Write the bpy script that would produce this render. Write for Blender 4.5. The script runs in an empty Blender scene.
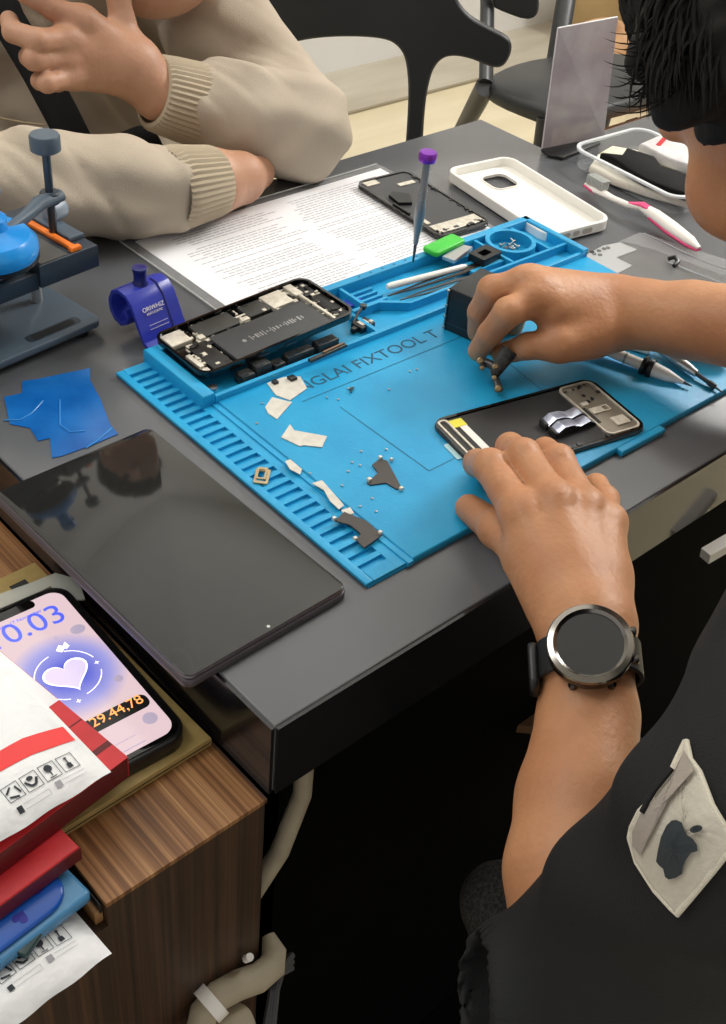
import bpy, math, random
import numpy as np
from mathutils import Vector, Matrix
random.seed(7); rng = np.random.default_rng(5)
PI = math.pi
SC = bpy.context.scene
COL = SC.collection

# ------------------------------------------------------------------ camera (world: desk corner at origin, desk top z=0, floor z=-0.75)
CAM = np.array([-0.27804, -0.32287, 0.50849])
YAW, PITCH, ROLL, FPX = 0.795682, 0.690046, 0.102583, 1190.0
def cam_axes():
    cy, sy, cp, sp, cr, sr = math.cos(YAW), math.sin(YAW), math.cos(PITCH), math.sin(PITCH), math.cos(ROLL), math.sin(ROLL)
    f = np.array([sy*cp, cy*cp, -sp]); rt = np.array([cy, -sy, 0.0]); up = np.cross(rt, f)
    return f, rt*cr + up*sr, -rt*sr + up*cr
CF, CR, CU = cam_axes()
def ray(x, y): return CF + CR*(x-363)/FPX - CU*(y-512)/FPX
def P(x, y, h=0.0):                     # point of the place seen at x, y that lies at height h
    d = ray(x, y); return CAM + d*(h-CAM[2])/d[2]
def D(x, y, t): return CAM + ray(x, y)*t  # point seen at x, y, t metres deep
def YP(x, y, yy):
    d = ray(x, y); return CAM + d*(yy-CAM[1])/d[1]
cam = bpy.data.cameras.new('camera'); co = bpy.data.objects.new('camera', cam); COL.objects.link(co)
co.matrix_world = Matrix([[CR[0], CU[0], -CF[0], CAM[0]], [CR[1], CU[1], -CF[1], CAM[1]], [CR[2], CU[2], -CF[2], CAM[2]], [0, 0, 0, 1]])
cam.sensor_fit = 'VERTICAL'; cam.sensor_height = 24.0; cam.lens = FPX*24.0/1024.0; cam.clip_start = 0.02
SC.camera = co
SC.view_settings.view_transform = 'Standard'; SC.view_settings.look = 'None'; SC.view_settings.gamma = 1.0
SC.view_settings.use_curve_mapping = False; SC.view_settings.exposure = 0.3

# ------------------------------------------------------------------ materials
def lin(c):
    if isinstance(c, str):
        c = [int(c[i:i+2], 16)/255 for i in (0, 2, 4)]
    return tuple((v/12.92 if v <= .04045 else ((v+.055)/1.055)**2.4) for v in c) + (1.0,)
MATS = {}
def mat(name, col, rough=.5, metal=0.0, col2=None, scale=8.0, bump=0.0, bscale=60.0, trans=0.0, alpha=1.0, emit=0.0, coat=0.0, stretch=None, sss=0.0, spec=None, detail=4.0, ramp=(.35, .65)):
    if name in MATS: return MATS[name]
    m = bpy.data.materials.new(name); m.use_nodes = True; nt = m.node_tree; b = nt.nodes['Principled BSDF']
    b.inputs['Base Color'].default_value = lin(col); b.inputs['Roughness'].default_value = rough; b.inputs['Metallic'].default_value = metal
    tc = nt.nodes.new('ShaderNodeTexCoord'); mp = nt.nodes.new('ShaderNodeMapping'); nt.links.new(tc.outputs['Object'], mp.inputs['Vector'])
    if stretch: mp.inputs['Scale'].default_value = stretch
    n = nt.nodes.new('ShaderNodeTexNoise'); n.inputs['Scale'].default_value = scale; n.inputs['Detail'].default_value = detail
    nt.links.new(mp.outputs['Vector'], n.inputs['Vector'])
    r = nt.nodes.new('ShaderNodeValToRGB'); r.color_ramp.elements[0].position = ramp[0]; r.color_ramp.elements[1].position = ramp[1]
    r.color_ramp.elements[0].color = lin(col)
    c2 = lin(col2) if col2 else tuple(min(1, v*1.08) for v in lin(col)[:3])+(1,)
    r.color_ramp.elements[1].color = c2
    nt.links.new(n.outputs['Fac'], r.inputs['Fac']); nt.links.new(r.outputs['Color'], b.inputs['Base Color'])
    if bump:
        n2 = nt.nodes.new('ShaderNodeTexNoise'); n2.inputs['Scale'].default_value = bscale; n2.inputs['Detail'].default_value = 3
        nt.links.new(mp.outputs['Vector'], n2.inputs['Vector'])
        bp = nt.nodes.new('ShaderNodeBump'); bp.inputs['Strength'].default_value = 1.0; bp.inputs['Distance'].default_value = bump
        nt.links.new(n2.outputs['Fac'], bp.inputs['Height']); nt.links.new(bp.outputs['Normal'], b.inputs['Normal'])
    if trans: b.inputs['Transmission Weight'].default_value = trans; b.inputs['IOR'].default_value = 1.3
    if alpha < 1: b.inputs['Alpha'].default_value = alpha
    if coat: b.inputs['Coat Weight'].default_value = coat; b.inputs['Coat Roughness'].default_value = .05
    if spec is not None: b.inputs['Specular IOR Level'].default_value = spec
    if sss:
        b.inputs['Subsurface Weight'].default_value = sss; b.inputs['Subsurface Radius'].default_value = (1.0, .35, .2); b.inputs['Subsurface Scale'].default_value = .006
    if emit:
        nt.links.new(r.outputs['Color'], b.inputs['Emission Color']); b.inputs['Emission Strength'].default_value = emit
    MATS[name] = m; return m
def wood_mat(name, cols, axis=0, scale=160, rough=.45, sx=1, other=1.5):
    m = bpy.data.materials.new(name); m.use_nodes = True; nt = m.node_tree; b = nt.nodes['Principled BSDF']
    tc = nt.nodes.new('ShaderNodeTexCoord'); mp = nt.nodes.new('ShaderNodeMapping'); nt.links.new(tc.outputs['Object'], mp.inputs['Vector'])
    s = [other, other, other]; s[axis] = scale; mp.inputs['Scale'].default_value = s
    n = nt.nodes.new('ShaderNodeTexNoise'); n.inputs['Scale'].default_value = 1.0; n.inputs['Detail'].default_value = 3; n.inputs['Roughness'].default_value = .75
    nt.links.new(mp.outputs['Vector'], n.inputs['Vector'])
    r = nt.nodes.new('ShaderNodeValToRGB'); cr = r.color_ramp
    cr.elements[0].position = .3; cr.elements[0].color = lin(cols[0]); cr.elements[1].position = .7; cr.elements[1].color = lin(cols[-1])
    for i, c in enumerate(cols[1:-1]):
        e = cr.elements.new(.3+.4*(i+1)/(len(cols)-1)); e.color = lin(c)
    nt.links.new(n.outputs['Fac'], r.inputs['Fac']); nt.links.new(r.outputs['Color'], b.inputs['Base Color'])
    b.inputs['Roughness'].default_value = rough
    return m

M_desk = mat('desk_gloss', '5c5e62', .22, col2='636569', scale=3, spec=.6)
M_fascia = mat('desk_fascia', '151517', .12, col2='1c1c1f', scale=3)
M_black = mat('black_plastic', '101112', .38)
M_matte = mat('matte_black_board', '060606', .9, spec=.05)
M_blackgloss = mat('black_gloss', '08090a', .08, coat=.3)
M_chair = mat('chair_plastic', '26282a', .42, col2='2f3133', scale=5)
M_sil = mat('blue_silicone', '1a9bd0', .42, col2='21a5d8', scale=30, bump=.0002, bscale=400)
M_sild = mat('blue_silicone_groove', '0d6f9c', .5)
M_white = mat('white_plastic', 'eeebe4', .35)
M_paper = mat('white_paper', 'f0eff2', .6)
M_ink = mat('grey_ink', 'a3a2aa', .7)
M_dink = mat('dark_ink', '2a3036', .7)
M_metal = mat('brushed_metal', 'a8a9aa', .32, 1.0)
M_dmetal = mat('dark_metal', '5a5c5f', .35, 1.0)
M_shield = mat('pale_shield', 'cfc8b8', .4, .35, col2='e6e0d2', scale=200)
M_skin2 = mat('skin_near', 'c68f66', .5, col2='b87f58', scale=24, bump=.0005, bscale=260, sss=.12)
M_skin1 = mat('skin_far', 'c29478', .5, col2='b38366', scale=20, bump=.0004, bscale=220, sss=.12)
M_nail = mat('nail', 'd3a893', .3)
M_hood = mat('beige_fleece', 'b7aa98', .9, col2='bfb2a1', scale=6, bump=.0004, bscale=900, spec=.15)
M_shirt = mat('black_cotton', '17181a', .75, col2='1c1d1f', scale=8, bump=.0003, bscale=900, spec=.35)
M_trouser = mat('charcoal_knit', '2c2c2b', .95, col2='4a4947', scale=420, bump=.0012, bscale=420, spec=.1)
M_hair = mat('black_hair', '0e0c0b', .75, col2='1a1614', scale=30, stretch=(1, 6, 1), spec=.25)
M_grey = mat('slate_plastic', '4b5a68', .38, col2='52616e')
M_gdark = mat('slate_dark', '2a3540', .4)
M_orange = mat('orange_plastic', 'f07a1c', .4)
M_cup = mat('bright_blue_plastic', '1c90e0', .25)
M_navy = mat('navy_plastic', '2b36a0', .28, col2='2f3bb0')
M_navyd = mat('navy_dark', '171d66', .3)
M_red = mat('red_card', 'd42a33', .4, col2='c9262f', scale=60)
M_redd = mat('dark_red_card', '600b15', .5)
M_gold = mat('kraft_gold', 'ab935a', .5, col2='b59d64', scale=120)
M_hose = mat('beige_hose', 'a89c86', .6, col2='b3a890', scale=40, bump=.0008, bscale=60)
M_clear = mat('clear_plastic', 'ffffff', .12, alpha=.08)
M_film = mat('blue_film', '0a58a8', .2, col2='1f70c0', scale=25, alpha=.9)
M_poly = mat('white_mailer', 'f4f5f6', .3, col2='e9ecee', scale=30, bump=.003, bscale=55)
M_pink = mat('pink_plastic', 'e0467e', .35)
M_green = mat('green_plastic', '3cc63c', .4)
M_purple = mat('purple_metal', '8a3ab8', .3, .6)
M_silver = mat('silver_plastic', 'b9babb', .3, .7)
M_gun = mat('gunmetal', '4e4c4a', .22, 1.0)
M_boardm = mat('circuit_dark', '17191a', .35, col2='3a3c3b', scale=350)
M_dscreen = mat('screen_back', '1f1f21', .45, col2='252527', scale=20)
M_glue = mat('cream_sticker', 'd9d5ca', .55, col2='cbc6ba', scale=150)

# ------------------------------------------------------------------ object helpers
def tag(o, label=None, cat=None, group=None, kind=None):
    if label: o['label'] = label
    if cat: o['category'] = cat
    if group: o['group'] = group
    if kind: o['kind'] = kind
    return o
def thing(name, label, cat, loc=(0, 0, 0), rz=0.0, group=None, mw=None):
    o = bpy.data.objects.new(name, None); COL.objects.link(o); o.empty_display_size = .02
    if mw is not None: o.matrix_world = mw; o['_m'] = 0; MW[o.name] = mw.copy()
    else:
        o.location = loc; o.rotation_euler = (0, 0, rz); MW[o.name] = Matrix.Translation(Vector(loc)) @ Matrix.Rotation(rz, 4, 'Z')
    if '_m' in o: del o['_m']
    return tag(o, label, cat, group)
MW = {}
def frame3(o, x, y):                    # frame from an origin, a point on the x side and a point on the y side
    o, x, y = Vector(o), Vector(x), Vector(y)
    ex = (x-o).normalized(); ez = ex.cross(y-o).normalized(); ey = ez.cross(ex)
    return Matrix([[ex[0], ey[0], ez[0], o[0]], [ex[1], ey[1], ez[1], o[1]], [ex[2], ey[2], ez[2], o[2]], [0, 0, 0, 1]])
def rr(x0, y0, x1, y1, r, n=6):
    pts = []
    for cx, cy, a0 in ((x1-r, y0+r, -PI/2), (x1-r, y1-r, 0), (x0+r, y1-r, PI/2), (x0+r, y0+r, PI)):
        for i in range(n+1):
            a = a0+PI/2*i/n; pts.append((cx+r*math.cos(a), cy+r*math.sin(a)))
    return pts
def circ(cx, cy, r, n=32, ry=None):
    return [(cx+r*math.cos(2*PI*i/n), cy+(ry or r)*math.sin(2*PI*i/n)) for i in range(n)]
def inset(pts, d):
    out = []; n = len(pts)
    for i in range(n):
        p0, p1, p2 = Vector(pts[i-1]), Vector(pts[i]), Vector(pts[(i+1) % n])
        a = (p1-p0); b = (p2-p1)
        if a.length < 1e-9 or b.length < 1e-9: out.append(tuple(p1)); continue
        a.normalize(); b.normalize(); na = Vector((-a.y, a.x)); nb = Vector((-b.y, b.x)); m = na+nb
        if m.length < 1e-6: out.append(tuple(p1)); continue
        m.normalize(); k = d/max(.5, m.dot(na)); out.append((p1.x+m.x*k, p1.y+m.y*k))
    return out
class MB:
    def __init__(s): s.v = []; s.f = []; s.m = []; s.mi = 0; s.T = None
    def add(s, vs, fs):
        o = len(s.v)
        s.v += [tuple((s.T @ Vector(p)) if s.T is not None else p) for p in vs]
        s.f += [tuple(i+o for i in f) for f in fs]; s.m += [s.mi]*len(fs); return s
    def prism(s, pts, z0, z1, bev=0.0):
        area = sum(pts[i-1][0]*pts[i][1]-pts[i][0]*pts[i-1][1] for i in range(len(pts)))
        if area < 0: pts = pts[::-1]
        n = len(pts)
        lv = [(z0, 0), (z1, 0)] if not bev else [(z0, bev), (z0+bev*.35, bev*.35), (z0+bev, 0), (z1-bev, 0), (z1-bev*.35, bev*.35), (z1, bev)]
        vs = []
        for z, d in lv:
            q = inset(pts, d) if d else pts
            vs += [(x, y, z) for x, y in q]
        fs = [tuple(range(n))[::-1], tuple(range((len(lv)-1)*n, len(lv)*n))]
        for k in range(len(lv)-1):
            for i in range(n):
                j = (i+1) % n; fs.append((k*n+i, k*n+j, (k+1)*n+j, (k+1)*n+i))
        return s.add(vs, fs)
    def ring(s, outer, inner, z0, z1):
        n = len(outer)
        vs = [(x, y, z0) for x, y in outer]+[(x, y, z1) for x, y in outer]+[(x, y, z0) for x, y in inner]+[(x, y, z1) for x, y in inner]
        fs = []
        for i in range(n):
            j = (i+1) % n
            fs += [(i, j, n+j, n+i), (n+i, n+j, 3*n+j, 3*n+i), (3*n+i, 3*n+j, 2*n+j, 2*n+i), (2*n+i, 2*n+j, j, i)]
        return s.add(vs, fs)
    def box(s, x0, y0, z0, x1, y1, z1, bev=0.0): return s.prism([(x0, y0), (x1, y0), (x1, y1), (x0, y1)], z0, z1, bev)
    def cyl(s, cx, cy, r, z0, z1, n=24, bev=0.0): return s.prism(circ(cx, cy, r, n), z0, z1, bev)
    def tube(s, pts, rad, n=12, cap=True, side=None, fn=None):
        pts = [Vector(p) for p in pts]; m = len(pts)
        if not hasattr(rad, '__len__'): rad = [rad]*m
        up = Vector(side) if side is not None else None
        vs = []; prev = None
        for i, p in enumerate(pts):
            t = (pts[min(i+1, m-1)]-pts[max(i-1, 0)]).normalized()
            if up is not None: a = (up-t*up.dot(t)).normalized()
            elif prev is None:
                a = t.orthogonal().normalized()
            else: a = (prev-t*prev.dot(t)).normalized()
            prev = a; b = t.cross(a); r = rad[i]; ra, rb = (r if hasattr(r, '__len__') else (r, r))
            for k in range(n):
                th = 2*PI*k/n; q = fn(i/(m-1), th) if fn else 1.0
                vs.append(tuple(p+a*math.cos(th)*ra*q+b*math.sin(th)*rb*q))
        fs = []
        for i in range(m-1):
            for k in range(n):
                l = (k+1) % n; fs.append((i*n+k, i*n+l, (i+1)*n+l, (i+1)*n+k))
        if cap: fs += [tuple(range(n))[::-1], tuple(range((m-1)*n, m*n))]
        return s.add(vs, fs)
    def lathe(s, prof, o=(0, 0, 0), axis=(0, 0, 1), n=28):
        o = Vector(o); ax = Vector(axis).normalized()
        return s.tube([o+ax*z for r, z in prof], [max(r, 1e-4) for r, z in prof], n)
    def build(s, name, m, parent=None, smooth=True, world=False, bevel=0.0, angle=35):
        me = bpy.data.meshes.new(name)
        v = s.v
        if world and parent is not None:
            W = MW[parent.name].inverted(); v = [tuple(W @ Vector(p)) for p in v]
        me.from_pydata(v, [], s.f)
        ms = m if isinstance(m, (list, tuple)) else [m]
        for q in ms: me.materials.append(q)
        if len(ms) > 1: me.polygons.foreach_set('material_index', s.m)
        me.validate(); me.update()
        if smooth:
            me.polygons.foreach_set('use_smooth', [True]*len(me.polygons))
            try: me.set_sharp_from_angle(angle=math.radians(angle))
            except Exception: pass
        o = bpy.data.objects.new(name, me); COL.objects.link(o)
        if parent is not None:
            o.parent = parent
            if parent.name in MW: MW[o.name] = MW[parent.name]
        else: MW[o.name] = Matrix.Identity(4)
        if bevel:
            b = o.modifiers.new('bevel', 'BEVEL'); b.width = bevel; b.segments = 2; b.limit_method = 'ANGLE'
        return o
def split(mb, name, m, parent, **k):      # every separate piece becomes a part of its own
    par = list(range(len(mb.v)))
    def fd(i):
        while par[i] != i: par[i] = par[par[i]]; i = par[i]
        return i
    for f in mb.f:
        for v in f[1:]:
            a, b = fd(f[0]), fd(v)
            if a != b: par[b] = a
    isl = {}
    for f in mb.f: isl.setdefault(fd(f[0]), []).append(f)
    for fs in isl.values():
        ids = sorted({v for f in fs for v in f}); mp_ = {v: i for i, v in enumerate(ids)}
        q = MB(); q.v = [mb.v[i] for i in ids]; q.f = [tuple(mp_[v] for v in f) for f in fs]; q.m = [0]*len(fs); q.build(name, m, parent, **k)
def top(name, mb, m, label, cat, group=None, **k):
    return tag(mb.build(name, m, **k), label, cat, group)
def text(name, body, loc, size, m, parent, rz=0.0, width=None, M=None, align='CENTER', height=None):
    c = bpy.data.curves.new(name, 'FONT'); c.body = body; c.size = size; c.align_x = align; c.align_y = 'BOTTOM'; c.extrude = .00008
    c.materials.append(m); o = bpy.data.objects.new(name, c); COL.objects.link(o); o.parent = parent
    o.location = loc; o.rotation_euler = (0, 0, rz)
    bpy.context.view_layer.update()
    if width: k = width/max(1e-6, o.dimensions.x); ky = (height/max(1e-6, o.dimensions.y)) if height else k; o.scale = (k, ky, 1)
    dg = bpy.context.evaluated_depsgraph_get(); me = bpy.data.meshes.new_from_object(o.evaluated_get(dg)); me.name = name
    o2 = bpy.data.objects.new(name, me); sc, lo = o.scale.copy(), o.location.copy(); bpy.data.objects.remove(o); o2.name = name
    COL.objects.link(o2); o2.parent = parent; o2.location = lo; o2.rotation_euler = (0, 0, rz); o2.scale = sc
    return o2
def dup(root, loc=None, rz=None, label=None, name=None):
    r = root.copy(); COL.objects.link(r)
    if loc is not None: r.location = loc
    if rz is not None: r.rotation_euler = (0, 0, rz)
    if label: r['label'] = label
    for ch in list(root.children):
        c = ch.copy(); COL.objects.link(c); c.parent = r
        for g in list(ch.children):
            d = g.copy(); COL.objects.link(d); d.parent = c
    return r
def struct(o): o['kind'] = 'structure'; return o

# ------------------------------------------------------------------ smooth bodies: distance field -> surface nets
def smin(a, b, k):
    h = np.maximum(k-np.abs(a-b), 0)/k
    return np.minimum(a, b)-h*h*k*.25
class Field:
    def __init__(s, lo, hi, res):
        s.lo = np.array(lo, float); s.res = res; s.n = np.ceil((np.array(hi)-s.lo)/res).astype(int)+1
        s.V = np.full(tuple(s.n), .05, np.float32)
        s.ax = [(s.lo[i]+np.arange(s.n[i])*res).astype(np.float32) for i in range(3)]
    def sub(s, lo, hi):
        a = np.clip(np.floor((np.array(lo)-s.lo)/s.res).astype(int), 0, s.n); b = np.clip(np.ceil((np.array(hi)-s.lo)/s.res).astype(int)+1, 0, s.n)
        sl = tuple(slice(int(i), int(j)) for i, j in zip(a, b))
        return sl, [s.ax[i][sl[i]].reshape([-1 if k == i else 1 for k in range(3)]) for i in range(3)]
    @staticmethod
    def bounds(p):
        if p[0] == 'c':
            a, b = np.array(p[1]), np.array(p[2]); r = max(p[3], p[4]); return np.minimum(a, b)-r, np.maximum(a, b)+r
        r = max(p[2]); c = np.array(p[1]); return c-r, c+r
    @staticmethod
    def dist(p, X):
        if p[0] == 'c':
            a, b = np.array(p[1]), np.array(p[2]); ab = b-a; L = max(1e-9, ab@ab)
            t = np.clip(((X[0]-a[0])*ab[0]+(X[1]-a[1])*ab[1]+(X[2]-a[2])*ab[2])/L, 0, 1)
            return np.sqrt((X[0]-a[0]-t*ab[0])**2+(X[1]-a[1]-t*ab[1])**2+(X[2]-a[2]-t*ab[2])**2)-(p[3]+t*(p[4]-p[3]))
        c = np.array(p[1]); R = np.array(p[3]) if len(p) > 3 and p[3] is not None else np.eye(3); r = p[2]
        q = [R[i][0]*(X[0]-c[0])+R[i][1]*(X[1]-c[1])+R[i][2]*(X[2]-c[2]) for i in range(3)]
        k0 = np.sqrt((q[0]/r[0])**2+(q[1]/r[1])**2+(q[2]/r[2])**2); k1 = np.sqrt((q[0]/r[0]**2)**2+(q[1]/r[1]**2)**2+(q[2]/r[2]**2)**2)
        return k0*(k0-1)/np.maximum(k1, 1e-6)
    def blend(s, prims, k=.01):
        for p in prims:
            lo, hi = s.bounds(p); m = .03+k
            sl, X = s.sub(lo-m, hi+m)
            if 0 in s.V[sl].shape: continue
            s.V[sl] = smin(s.V[sl], s.dist(p, X).astype(np.float32), k)
    def fingers(s, chains, k=.008, ki=.004):
        A = s.V.copy()
        for ch in chains:
            lo = np.min([s.bounds(p)[0] for p in ch], 0)-.03; hi = np.max([s.bounds(p)[1] for p in ch], 0)+.03
            sl, X = s.sub(lo, hi); F = None
            for p in ch:
                d = s.dist(p, X).astype(np.float32); F = d if F is None else smin(F, d, ki)
            s.V[sl] = np.minimum(s.V[sl], smin(A[sl], F, k))
    def limb(s, ch, k=.01, ki=.003):
        lo = np.min([s.bounds(p)[0] for p in ch], 0)-.03-k; hi = np.max([s.bounds(p)[1] for p in ch], 0)+.03+k
        sl, X = s.sub(lo, hi); F = None
        for p in ch:
            d = s.dist(p, X).astype(np.float32); F = d if F is None else smin(F, d, ki)
        s.V[sl] = smin(s.V[sl], F, k)
    def at(s, p):
        g = (np.array(p)-s.lo)/s.res; i = np.floor(g).astype(int)
        if (i < 0).any() or (i+1 >= s.n).any(): return .05
        r = g-i; v = 0
        for a in (0, 1):
            for b in (0, 1):
                for c in (0, 1): v += s.V[i[0]+a, i[1]+b, i[2]+c]*(r[0] if a else 1-r[0])*(r[1] if b else 1-r[1])*(r[2] if c else 1-r[2])
        return v
    def hit(s, x, y, t0, t1):           # first point of the surface along a sight line
        for t in np.arange(t0, t1, .0006):
            if s.at(D(x, y, t)) < 0: return t
        return None
    def carve(s, prims, k=.003):
        for p in prims:
            lo, hi = s.bounds(p); sl, X = s.sub(lo-.02, hi+.02)
            s.V[sl] = -smin(-s.V[sl], s.dist(p, X).astype(np.float32), k)
    def disp(s, fn):
        X = [s.ax[i].reshape([-1 if k == i else 1 for k in range(3)]) for i in range(3)]
        near = np.abs(s.V) < .03
        d = fn(*np.broadcast_arrays(*X)) if False else fn(X[0], X[1], X[2])
        s.V = np.where(near, s.V+d, s.V).astype(np.float32)
    def mesh(s):
        V = s.V; nx, ny, nz = V.shape; S = V < 0
        V = V.copy(); c = S[:-1, :-1, :-1].astype(np.int8); cnt = np.zeros((nx-1, ny-1, nz-1), np.int8)
        for dx in (0, 1):
            for dy in (0, 1):
                for dz in (0, 1): cnt += S[dx:nx-1+dx, dy:ny-1+dy, dz:nz-1+dz]
        act = (cnt > 0) & (cnt < 8); I = np.argwhere(act); idx = np.full(act.shape, -1, np.int64); idx[act] = np.arange(len(I))
        acc = np.zeros((len(I), 3)); num = np.zeros(len(I))
        cor = [(a, b, c_) for a in (0, 1) for b in (0, 1) for c_ in (0, 1)]
        for a in cor:
            for ax in range(3):
                if a[ax]: continue
                b = list(a); b[ax] = 1
                va = V[I[:, 0]+a[0], I[:, 1]+a[1], I[:, 2]+a[2]]; vb = V[I[:, 0]+b[0], I[:, 1]+b[1], I[:, 2]+b[2]]
                x = (va < 0) != (vb < 0); t = np.where(x, va/np.where(x, va-vb, 1), 0)
                p = np.array(a, float)[None, :].repeat(len(I), 0); p[:, ax] += t
                acc[x] += p[x]; num[x] += 1
        verts = (I+acc/num[:, None])*s.res+s.lo
        quads = []
        for ax in range(3):
            o1, o2 = [(1, 2), (2, 0), (0, 1)][ax]
            sa = [slice(None)]*3; sb = [slice(None)]*3; sa[ax] = slice(0, -1); sb[ax] = slice(1, None)
            A, B = S[tuple(sa)], S[tuple(sb)]
            E = np.argwhere(A != B); ok = np.ones(len(E), bool)
            for o in (o1, o2): ok &= (E[:, o] > 0) & (E[:, o] < V.shape[o]-1)
            E = E[ok]; fl = A[E[:, 0], E[:, 1], E[:, 2]]
            def cell(d1, d2):
                e = E.copy(); e[:, o1] -= d1; e[:, o2] -= d2; return idx[e[:, 0], e[:, 1], e[:, 2]]
            q = np.stack([cell(1, 1), cell(0, 1), cell(0, 0), cell(1, 0)], 1)
            q[~fl] = q[~fl][:, ::-1]; quads.append(q)
        return verts, np.concatenate(quads)
    def build(s, name, m, parent=None):
        v, q = s.mesh()
        if parent is not None:
            W = np.array(MW[parent.name].inverted()); v = v@W[:3, :3].T+W[:3, 3]
        me = bpy.data.meshes.new(name)
        me.from_pydata(v.tolist(), [], q.tolist()); me.materials.append(m); me.update()
        me.polygons.foreach_set('use_smooth', [True]*len(me.polygons))
        o = bpy.data.objects.new(name, me); COL.objects.link(o)
        if parent is not None: o.parent = parent; MW[o.name] = MW[parent.name]
        else: MW[o.name] = Matrix.Identity(4)
        return o
def C(a, b, ra, rb): return ('c', np.array(a, float), np.array(b, float), ra, rb)
def E_(c, r, R=None): return ('e', np.array(c, float), r, R)
def chain(pts, rad): return [C(pts[i], pts[i+1], rad[i], rad[i+1]) for i in range(len(pts)-1)]

# ================================================================== SETTING
def floor_tone():
    m = mat('cream_tile', 'ddd2b4', .25, col2='c9bb9a', scale=1.3, stretch=(1, 6, 1), ramp=(.3, .7), detail=6); return m
fl = struct(MB().box(-2, -2, -.78, 4.5, 2.05, -.75).build('floor', floor_tone()))
struct(MB().box(-2, 2.06, -.78, 4.5, 2.32, -.745).build('floor_border', mat('border_stone', 'a79e8c', .3, col2='bcb5a4', scale=2, stretch=(1, 5, 1))))
struct(MB().box(-2, 2.05, -.78, 4.5, 2.06, -.744).build('trim_1', mat('floor_joint', '8a8069', .5)))
for i, x in enumerate((1.15, 2.0, 2.85)):
    pass
struct(MB().box(-2, 1.45, -.7505, 4.5, 1.454, -.7497).build('trim_2', mat('floor_joint', '8a8069', .5)))
struct(MB().box(-2, 2.32, -.78, 4.5, 2.42, 1.95).build('wall_back', mat('pale_wall', 'd5d3cf', .6, scale=2)))
struct(MB().box(4.5, -2, -.78, 4.6, 2.42, 1.95).build('wall_right', mat('pale_wall2', 'cfcac2', .6, scale=2)))
struct(MB().box(-2, -2, 1.95, 4.6, 2.42, 2.05).build('ceiling', mat('white_ceiling', 'e2e2e0', .8)))

# ================================================================== DESK
desk = thing('desk', 'large glossy dark grey desk with a thick slab top and black front', 'desk', (0, 0, -.75))
L = [(0, 0), (1.35, 0), (1.35, .452), (.738, .452), (.738, .55), (0, .55)]
MB().prism(L, -.0575, 0, .0012).build('desk_top', M_desk, desk, world=True)
MB().box(.001, -.0022, -.0585, 1.35, .0002, -.0012).box(-.0022, 0, -.0585, .0002, .55, -.0012).build('edge_band', M_fascia, desk, world=True)
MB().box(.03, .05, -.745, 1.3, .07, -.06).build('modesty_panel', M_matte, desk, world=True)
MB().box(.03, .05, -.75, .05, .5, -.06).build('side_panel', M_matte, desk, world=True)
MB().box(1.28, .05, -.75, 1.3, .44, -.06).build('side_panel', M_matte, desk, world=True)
MB().box(.62, -.0, -.095, 1.3, .012, -.0585).build('under_rail', M_blackgloss, desk, world=True)

tag(MB().prism([(-.1, -.55), (.95, -.55), (.95, .0495), (-.003, .0495), (-.003, -.02), (-.1, -.02)], -.75, -.742, .002).build('floor_tone', M_matte), 'black sheet added to darken the floor under the desk edge', 'mat')  # added sheet, its flat black stands in for the shade under the desk
# wooden cabinet, lower than the desk, butted against its left end
cab = thing('cabinet', 'striped brown wood cabinet, lower than the grey desk it is butted against', 'cabinet', (-.2, .3, -.75))
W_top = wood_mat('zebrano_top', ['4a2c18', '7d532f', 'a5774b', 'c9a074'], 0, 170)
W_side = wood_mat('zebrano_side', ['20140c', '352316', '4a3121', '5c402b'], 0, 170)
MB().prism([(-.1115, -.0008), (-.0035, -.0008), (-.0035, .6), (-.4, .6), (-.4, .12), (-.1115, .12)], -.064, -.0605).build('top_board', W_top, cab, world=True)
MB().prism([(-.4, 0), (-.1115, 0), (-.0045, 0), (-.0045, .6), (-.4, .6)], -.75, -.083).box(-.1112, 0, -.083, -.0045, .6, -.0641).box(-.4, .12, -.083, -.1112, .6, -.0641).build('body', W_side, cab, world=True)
MB().box(-.1165, .004, -.0829, -.1117, .03, -.072, .001).build('pull', mat('pull_wood', '9a7148', .4), cab, world=True)
MB().box(-.1135, .004, -.0745, -.1119, .03, -.066, .0005).build('hinge_cover', M_black, cab, world=True)

# ================================================================== BLUE REPAIR MAT
MA = -.0145
matT = thing('repair_mat', 'blue silicone repair mat with slotted edge and tool compartments on the desk', 'mat', (.113, .0491, 0), MA)
MATW = MW[matT.name]
def mp(u, v, z=0): return MATW @ Vector((u, v, z))
def muv(x, y, h):
    q = MATW.inverted() @ Vector(P(x, y, h)); return q.x, q.y
b = MB()
HW = .0065
b.box(.0015, .0015, .0003, .455, .2905, .0016)
b.box(0, .002, .0015, .0065, .2895, .0042, .0006).box(.0265, .002, .0015, .034, .2895, .0042).box(.0066, .002, .0015, .0264, .0125, .0042).box(.0066, .281, .0015, .0264, .2895, .0042)
for k in range(29):
    v = .0125+k*.0094; b.box(.006, v+.0052, .0015, .0275, v+.0094, .0041)
b.box(.034, 0, .0015, .0385, .218, .0052)
b.box(.0385, .0008, .0015, .455, .2165, HW, .0012)
b.box(.243, -.0045, .0005, .294, .004, .0058, .001)
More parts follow.
